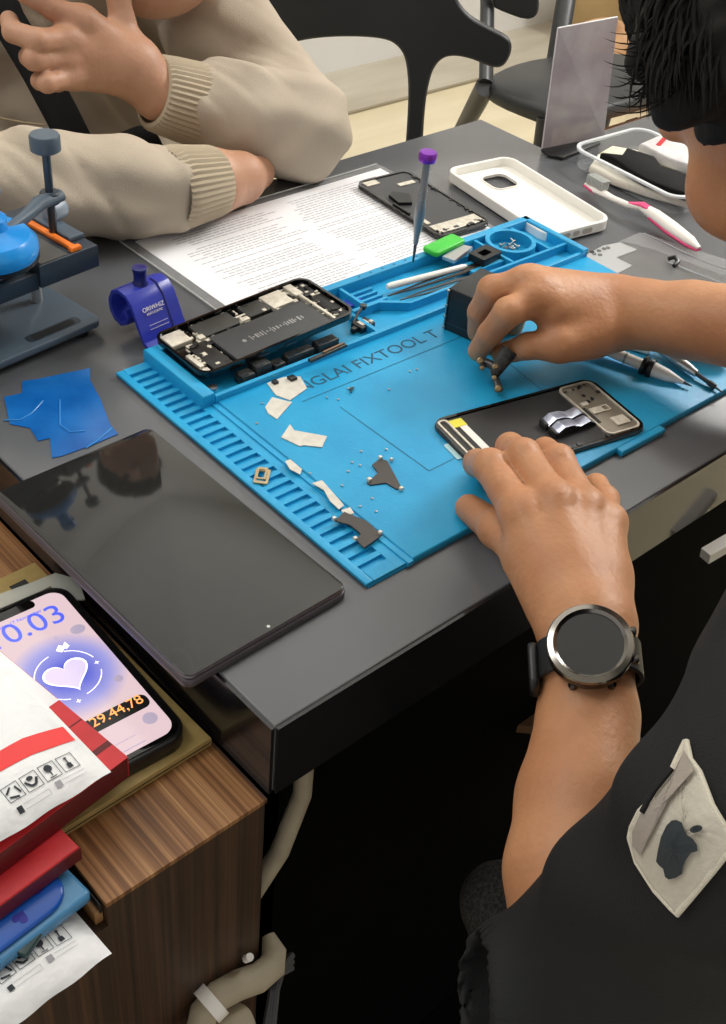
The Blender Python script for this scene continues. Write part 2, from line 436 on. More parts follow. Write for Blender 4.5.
# compartments
WZ = .0145
b.box(.026, .2185, .0015, .455, .2885, .0045)
b.box(.0262, .2135, .0015, .037, .2915, WZ, .001)                    # thick left end
b.box(.037, .2125, .0015, .455, .2165, .0115, .0007)                  # front ridge
b.box(.037, .2835, .0015, .455, .2915, WZ, .0009)                     # far rim
b.box(.197, .2165, .0015, .2005, .25, .011)
b.prism([(.2005, .2475), (.228, .2475), (.25, .232), (.452, .232), (.452, .235), (.2515, .235), (.23, .251), (.2005, .251)], .0015, .0125)
b.box(.214, .25, .0015, .217, .284, .0125)
for k in range(4): b.box(.217, .255+k*.0065, .004, .245, .2575+k*.0065, .008)
for k in range(3): b.box(.335, .243+k*.012, .004, .375, .247+k*.012, .011)
b.box(.376, .235, .0015, .379, .284, .013)
b.box(.448, .2125, .0015, .455, .2915, WZ, .001)
b.box(.425, .235, .0015, .428, .284, .0125)
b.ring(circ(.402, .2615, .0235, 40), circ(.402, .2615, .0195, 40), .0015, .0155)
b.build('silicone_sheet', M_sil, matT)
g = MB()
for k in range(9): g.cyl(.24+k*.0135, .2875, .0013, WZ-.0005, WZ+.0002, 10)
g.build('rim_hole', M_sild, matT)
g = MB()                                                                # moulded guide lines and lettering
def gline(p, q, w=.0006):
    p, q = Vector(p), Vector(q); d = (q-p).normalized(); n = Vector((-d.y, d.x))*w/2
    g.add([(p.x+n.x, p.y+n.y, HW+.0002), (p.x-n.x, p.y-n.y, HW+.0002), (q.x-n.x, q.y-n.y, HW+.0002), (q.x+n.x, q.y+n.y, HW+.0002)], [(0, 1, 2, 3)])
a1 = muv(302, 402, HW); gline((a1[0], a1[1]), (a1[0]+.19, a1[1]-.001))
p1, p2 = muv(340, 407, HW), muv(429, 471, HW); gline(p1, p2); gline(p2, (p2[0]+.028, p2[1]))
p3 = muv(513, 360, HW); gline((p3[0]-.004, p3[1]+.012), (p3[0]-.02, p3[1]-.085)); gline((p3[0]-.004, p3[1]+.012), (p3[0]+.18, p3[1]+.012))
g.build('guide_line', mat('groove_dark', '0b4a68', .6), matT)
tn = muv(304.7, 392.3, HW); te = muv(443.6, 337, HW)
wfull = (te[0]-tn[0])*17/15.2
text('lettering', 'YINGLAI FIXTOOL T', (te[0]-wfull/2, tn[1]-.002, HW+.0001), .014, mat('groove_dark', '0b4a68', .6), matT, width=wfull, height=.0115)

# ================================================================== PHONES AND SCREENS
def small_parts(mb, x0, y0, x1, y1, n, zmax, smin_=.001, smax=.005, seed=1, z0=0):
    r = random.Random(seed)
    for _ in range(n):
        w, l = r.uniform(smin_, smax), r.uniform(smin_, smax); x, y = r.uniform(x0, x1-w), r.uniform(y0, y1-l)
        mb.box(x, y, z0, x+w, y+l, z0+r.uniform(.3, 1)*zmax)
# opened phone leaning on the mat's compartments
F = frame3((.1540, .2777, .0202), (.2996, .2727, .0292), (.1567, .3480, .0182))
ph = thing('opened_phone', 'opened black phone without its screen, battery and boards showing, propped on the blue mat', 'phone', mw=F)
LX, LY = .1468, .0712
o_, i_ = rr(0, 0, LX, LY, .011, 8), rr(.0022, .0022, LX-.0022, LY-.0022, .009, 8)
MB().ring(o_, i_, -.0056, 0).prism(rr(.001, .001, LX-.001, LY-.001, .0105, 8), -.006, -.0045).build('shell', M_blackgloss, ph)
MB().box(.004, .003, -.006, LX-.004, LY-.003, -.0048).build('inner_tray', M_boardm, ph)
MB().box(.033, .0035, -.0048, .123, .0425, -.0012, .0006).build('battery', mat('battery_grey', '3b3d40', .45), ph)
pr_ = MB(); rq = random.Random(3)
pr_.prism(circ(.052, .0215, .0017, 12, .0021), -.0012, -.00105)
x = .058
while x < .109:
    w = rq.uniform(.0006, .0016); h = rq.choice((.001, .0035, .004, .0028)) if x < .078 else rq.choice((.0012, .0022, .003)); pr_.box(x, .0215-h, -.0012, x+w, .0215+h, -.00105); x += w+rq.uniform(.0006, .0022)
pr_.build('battery_print', M_silver, ph)
s = MB(); s.box(.03, .0455, -.0048, .066, .066, -.0016, .0005).box(.076, .0475, -.0048, .097, .066, -.0018, .0004); split(s, 'logic_board_cover', mat('board_cover', '3a3a38', .4, .3), ph)
s = MB()
for bx in ((.004, .048, .022, .066), (.098, .045, .118, .0665), (.1235, .05, .131, .068), (.0265, .044, .032, .05), (.067, .045, .0745, .05)): s.box(bx[0], bx[1], -.0048, bx[2], bx[3], -.0008, .0004)
s.box(.126, .004, -.0048, .1285, .05, -.001, .0003).box(.005, .012, -.0048, .009, .032, -.001, .0003).box(.066, .052, -.0048, .075, .054, -.001)
split(s, 'shield_plate', M_shield, ph)
s = MB(); s.box(.013, .004, -.0048, .03, .042, -.0022, .0004).box(.131, .004, -.0048, .143, .042, -.002, .0004).box(.1305, .046, -.0048, .142, .066, -.0025, .0004); split(s, 'speaker_module', M_black, ph)
s = MB(); small_parts(s, .004, .003, .034, .045, 34, .003, seed=2, z0=-.0048); small_parts(s, .02, .042, .125, .068, 60, .0032, seed=4, z0=-.0048); small_parts(s, .122, .004, .144, .066, 46, .0035, seed=5, z0=-.0048, smax=.004)
s.build('component', M_shield, ph)['kind'] = 'stuff'
s = MB(); small_parts(s, .004, .003, .034, .066, 30, .0036, seed=12, z0=-.0048); small_parts(s, .125, .004, .144, .066, 26, .0038, seed=15, z0=-.0048); small_parts(s, .03, .042, .125, .068, 30, .0036, seed=25, z0=-.0048)
s.build('connector', M_black, ph)['kind'] = 'stuff'
MB().lathe([(.0032, 0), (.0036, .001), (.0036, .003), (.0015, .0034)], (.006, -.002, -.014)).build('corner_screw', M_metal, ph)
s = MB(); s.box(.05, -.0006, -.005, .06, .0, -.003).box(.075, -.0006, -.005, .086, .0, -.003); split(s, 'side_button', M_dmetal, ph)

r_ = random.Random(77)
for k, (u, v, w_, l_, h_) in enumerate(((.066, .219, .012, .01, .009), (.08, .22, .014, .012, .012), (.097, .219, .01, .009, .008), (.11, .22, .026, .008, .010), (.14, .219, .02, .009, .011))):
    c_ = mp(u, v, .0046)
    t = thing('phone_module', ('black speaker module', 'black camera housing', 'small black connector block', 'long dark taptic module', 'dark flex module')[k]+' in the mat pocket under the near edge of the opened phone', 'phone part', tuple(c_), MA, 'modules in the pocket')
    MB().box(0, 0, 0, w_, l_, h_, .0008).build('body', M_boardm, t)
    q_ = MB(); q_.box(.001, .001, h_, w_*.55, l_*.4, h_+.0008).build('plate', M_dmetal, t)
# flex parts lying in the pocket under the phone
def place(x, y, h): q = P(x, y, h); return (q[0], q[1], h)
t = thing('flex_cable', 'brown and black flex strip with camera pieces in the pocket under the opened phone', 'cable', place(322, 356, .018), .05)
s = MB(); s.box(-.014, -.003, 0, .024, .001, .003, .0008); s.build('strip', M_boardm, t)
s = MB(); s.box(.0, -.0018, .003, .022, 0, .0042); s.build('copper_strip', mat('copper', '8a6a52', .35, .8), t)
t = thing('camera_module', 'small black camera module with a silver connector beside the opened phone', 'phone part', place(362, 328, .005), .1)
s = MB(); s.box(-.007, -.006, 0, .009, .006, .005, .0006).box(-.012, -.002, .0, -.006, .002, .004); s.build('housing', M_boardm, t)
s = MB(); s.tube([(-.004, .006, .004), (.004, .009, .008), (.012, .011, .0105)], .0012, 8).lathe([(.0024, 0), (.0028, .001), (.0028, .004), (.001, .0045)], (.0125, .011, .008)); s.build('arm', M_dmetal, t)
s = MB(); s.box(-.004, -.004, .005, .004, .003, .0058).box(.005, -.005, .005, .008, -.002, .0062); s.build('plate', M_shield, t)

# screen module with folded flex ribbons
q0, q1, q3 = P(485, 477, .0105), P(638, 431, .0105), P(430, 437, .0105)
q0[2] = q1[2] = q3[2] = .0105
F = frame3(q0, q1, q3)
F = Matrix.Translation((0, 0, 0)) @ F
sc_ = thing('screen_module', 'removed black phone screen lying face down under the fingers, silver flex ribbons folded on it', 'phone screen', mw=F)
SX, SY = .149, .0735
MB().prism(rr(0, 0, SX, SY, .0115, 8), -.0038, -.0018, .0006).ring(rr(.0006, .0006, SX-.0006, SY-.0006, .011, 8), rr(.003, .003, SX-.003, SY-.003, .009, 8), -.002, -.0002).build('glass', M_blackgloss, sc_)
MB().prism(rr(.004, .004, SX-.004, SY-.004, .008, 8), -.0019, -.0009).build('back_sheet', M_dscreen, sc_)
s = MB(); s.box(SX-.034, .006, -.0009, SX-.006, SY-.006, -.0002, .0003); s.build('metal_plate', mat('plate_grey', '8d8578', .4, .5), sc_)
s = MB(); s.ring(rr(SX-.036, .004, SX-.004, SY-.004, .006), rr(SX-.0345, .0055, SX-.0055, SY-.0055, .005), -.0009, .0006)
s.ring(rr(.0035, .004, .012, SY-.004, .003), rr(.005, .0055, .0105, SY-.0055, .002), -.0009, .0002)
split(s, 'plate_rim', M_shield, sc_)
s = MB(); s.box(SX-.03, .03, -.0002, SX-.02, .037, .001).box(SX-.022, .011, -.0002, SX-.01, .021, .0012).box(SX-.031, .042, -.0002, SX-.025, .046, .0008); s.ring(rr(SX-.02, .03, SX-.013, .037, .001), rr(SX-.019, .031, SX-.014, .036, .001), -.0002, .001)
split(s, 'bracket', M_shield, sc_)
MB().box(.017, .014, -.0009, .023, .058, -.0005).build('tape_strip', M_white, sc_)
MB().box(.012, .058, -.0009, .0235, .067, -.0003).build('tab', mat('yellow_tape', 'e8df4a', .5), sc_, )
s = MB()
for k, yy in enumerate((.022, .033)):
    pts = [(.075, yy, .003), (.081, yy, .0075), (.09, yy+.001, .006), (.097, yy+.001, .0035), (.106, yy+.0015, .005), (.113, yy+.002, .0005)]
    s.tube(pts, [(.0004, .0045)]*6, 8, side=(0, 0, 1))
split(s, 'flex_ribbon', mat('ribbon_silver', '8b92a8', .22, .6, col2='c9cfe0', scale=90), sc_)
s = MB(); s.box(.0735, .0175, -.0005, .077, .0265, .004, .0004).box(.0735, .029, -.0005, .077, .0375, .004, .0004).box(.085, .02, -.0009, .118, .04, .0004); split(s, 'ribbon_end', M_boardm, sc_)
MB().prism(rr(-.004, .028, .004, .047, .0015), -.0039, -.0032).build('side_tab', mat('pale_tab', 'b8e0e8', .3), sc_)
s = MB(); small_parts(s, SX-.034, .006, SX-.006, SY-.006, 16, .0012, seed=31, smax=.003, z0=-.0002); small_parts(s, .002, .003, SX-.004, .006, 26, .0013, seed=33, smax=.004, z0=-.0009); s.build('clip', M_dmetal, sc_)['kind'] = 'stuff'

# second screen on the paper
q0, q1, q3 = P(440, 236, .008), P(492, 221, .008), P(362, 183, .008)
F = frame3(q0, q1, q3)
s2 = thing('screen_module', 'dark phone screen lying face down half on the printed sheet behind the screwdriver', 'phone screen', mw=F)
MB().prism(rr(0, 0, .0665, .133, .010, 8), -.0055, -.003, .0008).ring(rr(.0006, .0006, .0659, .1324, .0095, 8), rr(.003, .003, .0635, .13, .007, 8), -.0032, -.001).build('glass', M_blackgloss, s2)
MB().prism(rr(.004, .004, .0625, .129, .006), -.003, -.0018).build('back_sheet', mat('screen_back2', '3a3b3e', .4), s2)
s = MB(); s.box(.005, .006, -.0018, .0615, .022, -.0008, .0003).box(.006, .119, -.0018, .022, .128, -.001).box(.036, .104, -.0018, .056, .11, -.001).box(.006, .026, -.0018, .0105, .042, -.0008); split(s, 'metal_plate', M_shield, s2)
s = MB(); s.prism([(.008, .072), (.02, .066), (.03, .082), (.018, .095), (.010, .09)], -.0018, .0012); s.box(.003, .05, -.0018, .005, .075, .0004); split(s, 'black_tape', M_black, s2)
s = MB(); small_parts(s, .003, .003, .0635, .012, 22, .0022, seed=41, smax=.004, z0=-.0018); small_parts(s, .06, .01, .0635, .12, 14, .002, seed=42, smax=.003, z0=-.0018); s.build('clip', M_dmetal, s2)['kind'] = 'stuff'

# white phone case
F = frame3(P(545, 246, .002), P(607, 230, .002), P(438, 184, .002))
cs = thing('phone_case', 'empty cream white phone case with a camera cutout, lying open side up', 'phone case', mw=F)
CW, CL = .085, .162
out, inn = rr(0, 0, CW, CL, .014, 8), rr(.0035, .0035, CW-.0035, CL-.0035, .0115, 8)
s = MB()
n = len(out)
s.ring(out, inn, 0, .0105)
# floor of the case with the camera hole
hh = rr(.031, CL-.05, .061, CL-.02, .008, 8)
big = rr(.0033, .0033, CW-.0033, CL-.0033, .0115, 8)
s.ring(big, hh, .0, .0018)
co_ = s.build('shell', mat('case_cream', 'f1efe8', .4), cs, bevel=.0009)
s = MB(); s.ring(rr(.03, CL-.051, .062, CL-.019, .009, 8), hh, .0018, .0032); s.build('camera_rim', M_white, cs)
s = MB()
for x0, x1, r in ((.012, .022, .0022), (.026, .034, .0025), (.038, .05, .0022)):
    s.T = Matrix.Translation((0, -.0003, .0052)) @ Matrix.Rotation(PI/2, 4, 'X')
    s.prism(rr(x0+.008, -.0026, x1+.008, .0026, r), -.0002, .0002)
s.T = None; s.build('port_cutout', mat('cutout_grey', 'b5b0a6', .6), cs)

# lock-screen phone on the kraft box
gb = thing('kraft_box', 'thin kraft gold box lying under the lit phone on the wooden cabinet', 'box', (-.06, .15, -.06))
s = MB(); s.T = Matrix.Translation((-.006, .05, 0)) @ Matrix.Rotation(.02, 4, 'Z'); s.box(-.118, 0, -.0598, 0, .197, -.0525, .0006); s.build('lid', M_gold, gb, world=True)
s = MB(); s.T = Matrix.Translation((-.006, .05, 0)) @ Matrix.Rotation(.02, 4, 'Z'); s.box(-.026, .178, -.0526, -.014, .186, -.0522).box(-.1179, -.0003, -.0565, -.0005, 0, -.056); split(s, 'lid_print', M_black, gb, world=True)
F = Matrix.Translation((-.0955, .0585, -.0525)) @ Matrix.Rotation(-.0419, 4, 'Z')
lp = thing('smartphone', 'phone in a black case showing a pink and blue heart lock screen at 10.03', 'phone', mw=F)
MB().prism(rr(-.002, -.002, .078, .1535, .014, 8), 0, .0118, .0015).build('case', M_black, lp)
MB().prism(rr(.0005, .0005, .0755, .151, .012, 8), .0118, .0126, .0003).build('bezel', M_blackgloss, lp)
def screen_mat():
    m = bpy.data.materials.new('lock_screen'); m.use_nodes = True; nt = m.node_tree; b = nt.nodes['Principled BSDF']
    tc = nt.nodes.new('ShaderNodeTexCoord'); mpn = nt.nodes.new('ShaderNodeMapping'); nt.links.new(tc.outputs['Object'], mpn.inputs['Vector'])
    mpn.inputs['Location'].default_value = (-.041/.036, -.077/.036, 0); mpn.inputs['Scale'].default_value = (1/.036, 1/.036, 0)
    gr = nt.nodes.new('ShaderNodeTexGradient'); gr.gradient_type = 'SPHERICAL'; nt.links.new(mpn.outputs['Vector'], gr.inputs['Vector'])
    r = nt.nodes.new('ShaderNodeValToRGB'); nt.links.new(gr.outputs['Fac'], r.inputs['Fac'])
    r.color_ramp.elements[0].position = 0; r.color_ramp.elements[0].color = lin('f0d3d8'); r.color_ramp.elements[1].position = .8; r.color_ramp.elements[1].color = lin('3a50dc')
    e = r.color_ramp.elements.new(.3); e.color = lin('a9a8ec')
    nt.links.new(r.outputs['Color'], b.inputs['Emission Color']); b.inputs['Emission Strength'].default_value = .75
    b.inputs['Base Color'].default_value = (.02, .02, .02, 1); b.inputs['Roughness'].default_value = .15
    return m
MB().prism(rr(.004, .004, .072, .147, .009, 8), .0126, .01275).build('display', screen_mat(), lp)
def glow(name, c, e=.8): return mat(name, c, .3, emit=e)
s = MB().prism(rr(.0225, .1405, .0535, .1475, .003, 6), .0127, .0129); s.build('notch', M_blackgloss, lp)
G_blue, G_white, G_dark, G_or, G_pill = glow('glow_blue', '4a5ad6'), glow('glow_white', 'e8e6ff', .9), glow('glow_grey', 'a59ab0', .6), glow('glow_orange', 'f0a05a', .9), mat('pill_black', '1a1a1c', .3)
text('clock_digits', '10.03', (.0385, .1145, .0128), .015, G_blue, lp, width=.047)
text('date_line', 'Senin, 17 November', (.038, .1335, .0128), .003, G_blue, lp, width=.032)
s = MB()
hp = [(16*math.sin(a)**3, 13*math.cos(a)-5*math.cos(2*a)-2*math.cos(3*a)-math.cos(4*a)) for a in [2*PI*i/40 for i in range(40)]][::-1]
ha = math.radians(0); HC = (.041, .077)
s.prism([(HC[0]+x*.00085, HC[1]+y*.00085) for x, y in hp], .01275, .0129); s.build('heart', glow('glow_heart', 'b9aede', .8), lp)
s = MB(); s.ring([(HC[0]+x*.0009, HC[1]+y*.0009) for x, y in hp], [(HC[0]+x*.00082, HC[1]+y*.00082) for x, y in hp], .0129, .013)
for a0, a1 in ((.2, 1.2), (1.7, 3.0), (3.4, 4.3), (4.8, 5.9)):
    for k in range(10):
        a = a0+(a1-a0)*k/10; c2 = a0+(a1-a0)*(k+1)/10
        s.add([(HC[0]+.0195*math.cos(a), HC[1]+.0195*math.sin(a), .0129), (HC[0]+.0202*math.cos(a), HC[1]+.0202*math.sin(a), .0129), (HC[0]+.0202*math.cos(c2), HC[1]+.0202*math.sin(c2), .0129), (HC[0]+.0195*math.cos(c2), HC[1]+.0195*math.sin(c2), .0129)], [(0, 1, 2, 3)])
for cx, cy, r in ((.06, .076, .0018), (.036, .055, .0018)): s.prism([(cx+r*(1 if k % 2 == 0 else .4)*math.cos(k*PI/4), cy+r*(1 if k % 2 == 0 else .4)*math.sin(k*PI/4)) for k in range(8)], .0128, .0129)
s.prism([(.0445, .0985), (.048, .102), (.05, .1), (.0525, .1025), (.0535, .098), (.051, .0965), (.05, .0975), (.047, .0955)], .0128, .0129)
s.build('heart_outline', G_white, lp)
s = MB(); s.prism(circ(.0645, .0995+.008, .0048, 20, .004), .0128, .0129).prism(circ(.063, .0195, .0045, 20), .0128, .0129).prism(circ(.014, .095, .004, 20), .0128, .0129).prism(circ(.064, .057, .0028, 16), .0128, .0129)
s.prism([(.05+.002*(1 if k % 2 == 0 else .3)*math.cos(k*PI/4), .1085+.002*(1 if k % 2 == 0 else .3)*math.sin(k*PI/4)) for k in range(8)], .0128, .0129)
split(s, 'widget', G_dark, lp)
MB().prism(rr(.008, .028, .07, .039, .0045), .0128, .0129).build('timer_pill', G_pill, lp)
text('timer_digits', '29.44,78', (.05, .0302, .013), .008, G_or, lp, width=.034)
s = MB(); s.box(.024, .0065, .0128, .052, .0072, .0129).box(.03, .0135, .0128, .05, .0139, .0129); s.build('home_bar', G_dark, lp)

# ================================================================== TABLET
tb = thing('tablet', 'black tablet lying face up, overhanging the left edge of the grey desk', 'tablet', (-.0231, .0493, 0), .0191)
TW, TL = .1223, .209
MB().prism(rr(0, 0, TW, TL, .006, 6), .0005, .0065, .0012).build('folio', mat('folio_grey', '4a464c', .4), tb)
MB().prism(rr(.0006, .0006, TW-.0006, TL-.0006, .006, 6), .0064, .0092, .0012).build('body', mat('tablet_edge', '77727c', .3, .8), tb)
MB().prism(rr(.001, .001, TW-.001, TL-.001, .006, 6), .0091, .0098, .0004).build('glass', mat('tablet_glass', '222221', .07, col2='242423', scale=6, spec=.55), tb)
MB().prism(circ(.062, .0045, .0011, 14), .00975, .0099).build('camera_dot', M_silver, tb)

# ================================================================== PAPERS
t = thing('printed_sheet', 'white printed sheet in a clear sleeve on the desk, by the folded beige sleeve', 'paper', (.2475, .304, 0), -.006)
MB().box(0, 0, .0003, .297, .208, .0009).build('paper', M_paper, t)
s = MB(); r_ = random.Random(2)
for col in ((.02, .145), (.152, .285)):
    y = .195
    while y > .012:
        x = col[0]+(r_.uniform(0, .02)); xe = col[1]-r_.uniform(0, .03)
        while x < xe:
            w = r_.uniform(.003, .012); s.add([(x, y, .001), (x+w, y, .001), (x+w, y+.0012, .001), (x, y+.0012, .001)], [(0, 1, 2, 3)]); x += w+.0012
        y -= .0042 if r_.random() > .12 else .009
s.build('printed_text', M_ink, t)
MB().prism(rr(-.012, -.006, .302, .217, .004), .0011, .0013).build('clear_sleeve', M_clear, t)
s = MB(); s.tube([(-.012, .214, .0018), (.05, .214, .003), (.12, .2175, .0015), (.2, .215, .0025), (.3, .217, .0015)], .0007, 6).tube([(-.012, .214, .0018), (-.011, .1, .0016), (-.012, -.006, .0018)], .0008, 6); s.build('sleeve_edge', mat('sleeve_rim', 'c5c8c6', .3, alpha=.8), t)

# ================================================================== PRECISION SCREWDRIVER
q = P(413, 262, .0145)
t = thing('screwdriver', 'grey precision screwdriver with a purple cap standing upright in the mat rim', 'screwdriver', (q[0], q[1], .0145))
tp = Vector((.4150, .3235, .1165)); bs = Vector((q[0], q[1], .0145)); ax = (tp-bs); Ls = ax.length; ax.normalize()
s = MB(); s.lathe([(.0008, 0), (.001, .006), (.0014, .012), (.0014, .02)], bs, ax); s.build('bit', M_dmetal, t, world=True)
s = MB(); s.lathe([(.0022, .018), (.0026, .024), (.0044, .040), (.0046, .05), (.0038, .058), (.0035, .0595), (.0042, .0605), (.0035, .0625), (.0042, .0635), (.0035, .066), (.0042, .067), (.0032, .07), (.0032, Ls-.008)], bs, ax); s.build('handle', mat('driver_grey', '8a8f92', .35, .6), t, world=True)
s = MB(); s.lathe([(.003, Ls-.009), (.0072, Ls-.008), (.0078, Ls-.006), (.0078, Ls-.002), (.0068, Ls), (.004, Ls+.0003)], bs, ax); s.build('cap', M_purple, t, world=True)

# ================================================================== TOOLS IN THE COMPARTMENTS
t = thing('scraper', 'green-handled scraper with a grey blade resting on the far rim of the mat', 'tool', place(447, 250, .016), .1)
s = MB(); s.prism(rr(-.02, -.004, .022, .013, .003), 0, .005, .0012); s.build('grip', M_green, t)
s = MB(); s.prism([(-.014, -.006), (.018, -.004), (.022, -.012), (-.012, -.018)], -.002, .001); s.build('blade', M_silver, t)
t = thing('magnet_holder', 'small black square holder beside the green-handled scraper', 'holder', place(484, 262, .009), .1)
s = MB(); s.ring(rr(-.012, -.008, .014, .01, .001), rr(-.006, -.003, .006, .005, .001), 0, .009).box(-.006, -.003, 0, .006, .005, .003); s.build('body', M_black, t)
def tool_rod(name, label, pa, pb, r0, r1, m, cat='tool', group=None):
    a, b_ = Vector(pa), Vector(pb); s = MB(); s.tube([a, a.lerp(b_, .05), a.lerp(b_, .95), b_], [r0*.7, r0, r1, r1*.6], 14); o = s.build(name, m); return tag(o, label, cat, group)
tool_rod('pen', 'white plastic stylus lying in the mat compartment beside the tweezers', P(387, 287, .012), P(466, 266, .012), .0032, .0026, M_white, 'pen')
for i, (a, c_, lb) in enumerate((((388, 296), (487, 262), 'upper pair'), ((400, 300), (480, 275), 'lower pair'))):
    a, c_ = Vector(P(*a, .009)), Vector(P(*c_, .011))
    t = thing('tweezers', 'thin dark tweezers, %s lying in the mat compartment by the black cube' % lb, 'tweezers', tuple(a), 0)
    n_ = (c_-a).cross(Vector((0, 0, 1))).normalized()
    for sg in (-1, 1):
        s = MB(); s.tube([a, a.lerp(c_, .3)+n_*sg*.0022, a.lerp(c_, .7)+n_*sg*.003, c_], [(.0006, .0004), (.0008, .001), (.001, .0022), (.001, .0022)], 8, side=(0, 0, 1)); s.build('prong', M_dmetal if i else M_gun, t, world=True)
t = thing('opening_pick', 'small violet plastic pick in the mat pocket right of the opened phone', 'pick', place(352, 302, .006), .2)
MB().prism([(-.009, -.004), (0, -.0075), (.009, -.003), (.007, .005), (-.003, .006)], 0, .0012, .0003).build('blade', mat('violet_plastic', '3e4fc4', .4), t)
# black cube
q = P(443, 329, .0065); F = Matrix.Translation((q[0], q[1], .0065)) @ Matrix.Rotation(.19, 4, 'Z')
t = thing('black_box', 'black cube-shaped box with chrome corners behind the fingers on the mat', 'box', mw=F)
q = P(446, 287, .045)
MB().box(0, -.038, 0, .048, .0, .0385, .0012).build('shell', mat('cube_black', '141719', .4, col2='1b1f21', scale=12), t)
MB().box(-.0006, -.0386, .0075, .0485, .0005, .0085).build('seam', M_dmetal, t)
s = MB()
for z in (.002, .012, .022, .035): s.lathe([(.0005, -.0014), (.0014, -.0008), (.0016, 0), (.0014, .0008), (.0005, .0014)], (-.0006, -.0006, z+.001))
s.tube([(-.0008, -.0008, .002), (-.0008, -.0008, .037)], .0008, 6); s.build('chrome_corner', M_metal, t)
# ring tray screws
q = mp(.402, .2615, .006); base = None
for k in range(11):
    a = k*2.4; rr_ = .003+.0012*k
    lbl = 'tiny steel screws heaped in the round tray of the mat'
    if base is None:
        s = MB(); s.lathe([(.0011, 0), (.0024, .0003), (.0024, .0014), (.0009, .0016), (.0008, .006)], (0, 0, 0), (1, .3, .35)); base = s.build('screw', M_metal); tag(base, lbl, 'screw', 'screws in the round tray'); o = base
    else: o = base.copy(); COL.objects.link(o)
    o.location = (q.x+rr_*math.cos(a), q.y+rr_*math.sin(a), .0065+.0008*(k % 3)); o.rotation_euler = (0, 0, a*1.7)

# small metal tools on the right side of the mat
t = thing('screwdriver', 'silver screwdriver with a black ring, tip towards the desk edge on the mat', 'screwdriver', place(640, 362, .01))
a, b_ = Vector(P(560, 330, .0155)), Vector(P(692, 386, .0095)); ax = b_-a; Lr = ax.length; ax.normalize()
s = MB(); s.lathe([(.003, 0), (.0045, .002), (.0045, .058), (.0052, .06)], a, ax); s.build('handle', M_silver, t, world=True)
fr = .63
s = MB(); s.lathe([(.004, 0), (.0078, .0005), (.0082, .003), (.0066, .0048), (.0082, .0066), (.0078, .0095), (.0055, .010)], a+ax*Lr*fr, ax); s.build('grip_ring', M_black, t, world=True)
s = MB(); s.lathe([(.0045, Lr*fr-.03), (.0046, Lr*fr), (.0062, Lr*fr+.009), (.005, Lr*fr+.022), (.002, Lr*fr+.034), (.0016, Lr*fr+.036)], a, ax); s.build('collar', M_white, t, world=True)
s = MB(); s.lathe([(.0014, Lr*fr+.034), (.0011, Lr-.004), (.0005, Lr)], a, ax); s.build('bit', M_dmetal, t, world=True)
t = thing('screwdriver', 'long silver pen-shaped screwdriver crossing the mat near its right end', 'screwdriver', place(670, 350, .01))
a, b_ = Vector(P(625, 322, .018)), Vector(P(722, 392, .0085)); ax = b_-a; Lr = ax.length; ax.normalize()
s = MB(); s.lathe([(.003, 0), (.0042, .002), (.0046, Lr*.45), (.005, Lr*.5), (.0038, Lr*.68), (.0032, Lr*.72), (.003, Lr*.75)], a, ax); s.build('handle', M_silver, t, world=True)
s = MB(); s.lathe([(.0018, Lr*.74), (.0018, Lr*.86), (.0024, Lr*.87), (.0024, Lr*.93), (.001, Lr*.94), (.0006, Lr)], a, ax); s.build('bit', M_dmetal, t, world=True)
tool_rod('spudger', 'white flat spudger under the two silver screwdrivers on the mat', P(600, 338, .009), P(650, 352, .009), .003, .0024, M_white)
t = thing('tool_handle', 'dark grey rounded tool handle lying behind the silver screwdrivers', 'tool', place(672, 352, .01), -.4)
s = MB(); s.lathe([(.002, 0), (.008, .002), (.009, .02), (.0075, .05), (.004, .056)], (.0, .01, .009), (.75, -.6, 0)); s.build('handle', M_grey, t)

# scraps of stickers and brackets on the mat
def scrap(name, px, m, label, cat, h=HW, th=.0006, group=None, extra=None):
    pts = [P(x, y, h) for x, y in px]; c = np.mean(pts, 0); z = h+.0002
    t = thing(name, label, cat, (c[0], c[1], z), 0, group)
    s = MB().prism([(p[0]-c[0], p[1]-c[1]) for p in pts], 0, th); s.build('sheet', m, t)
    if extra:
        e = MB()
        for x, y, r in extra[0]: qq = P(x, y, h); e.box(qq[0]-c[0]-r, qq[1]-c[1]-r, th*.5, qq[0]-c[0]+r, qq[1]-c[1]+r, th+.0022, .0003)
        split(e, extra[2], extra[1], t)
    return t
scrap('sticker_scrap', [(267, 384), (283, 378), (300, 377), (307, 389), (290, 401), (276, 396)], M_glue, 'cream sticker scrap with two black dots over the start of the mat lettering', 'scrap', extra=([(275, 384, .002), (292, 380, .0028)], M_black, 'dot'))
scrap('sticker_scrap', [(265, 408), (272, 398), (292, 403), (277, 420), (268, 414)], M_glue, 'small square cream sticker scrap just below the scrap with black dots', 'scrap')
scrap('sticker_scrap', [(281, 438), (290, 425), (294, 431), (327, 437), (322, 448), (304, 446), (300, 447)], M_glue, 'flag-shaped cream sticker scrap in the middle of the row on the mat', 'scrap')
scrap('sticker_scrap', [(285, 462), (290, 460), (302, 470), (300, 475), (290, 470)], M_glue, 'tiny cream sticker strip beside the slotted edge of the mat', 'scrap')
scrap('sticker_scrap', [(312, 484), (322, 481), (344, 506), (339, 510), (330, 502), (324, 491)], M_glue, 'bent L-shaped cream sticker scrap above the near dark bracket', 'scrap')
scrap('sticker_scrap', [(341, 511), (350, 508), (354, 514), (346, 517)], M_glue, 'crumb-sized cream sticker scrap touching the near dark bracket', 'scrap')
M_brk = mat('bracket_grey', '4a4644', .4, .4)
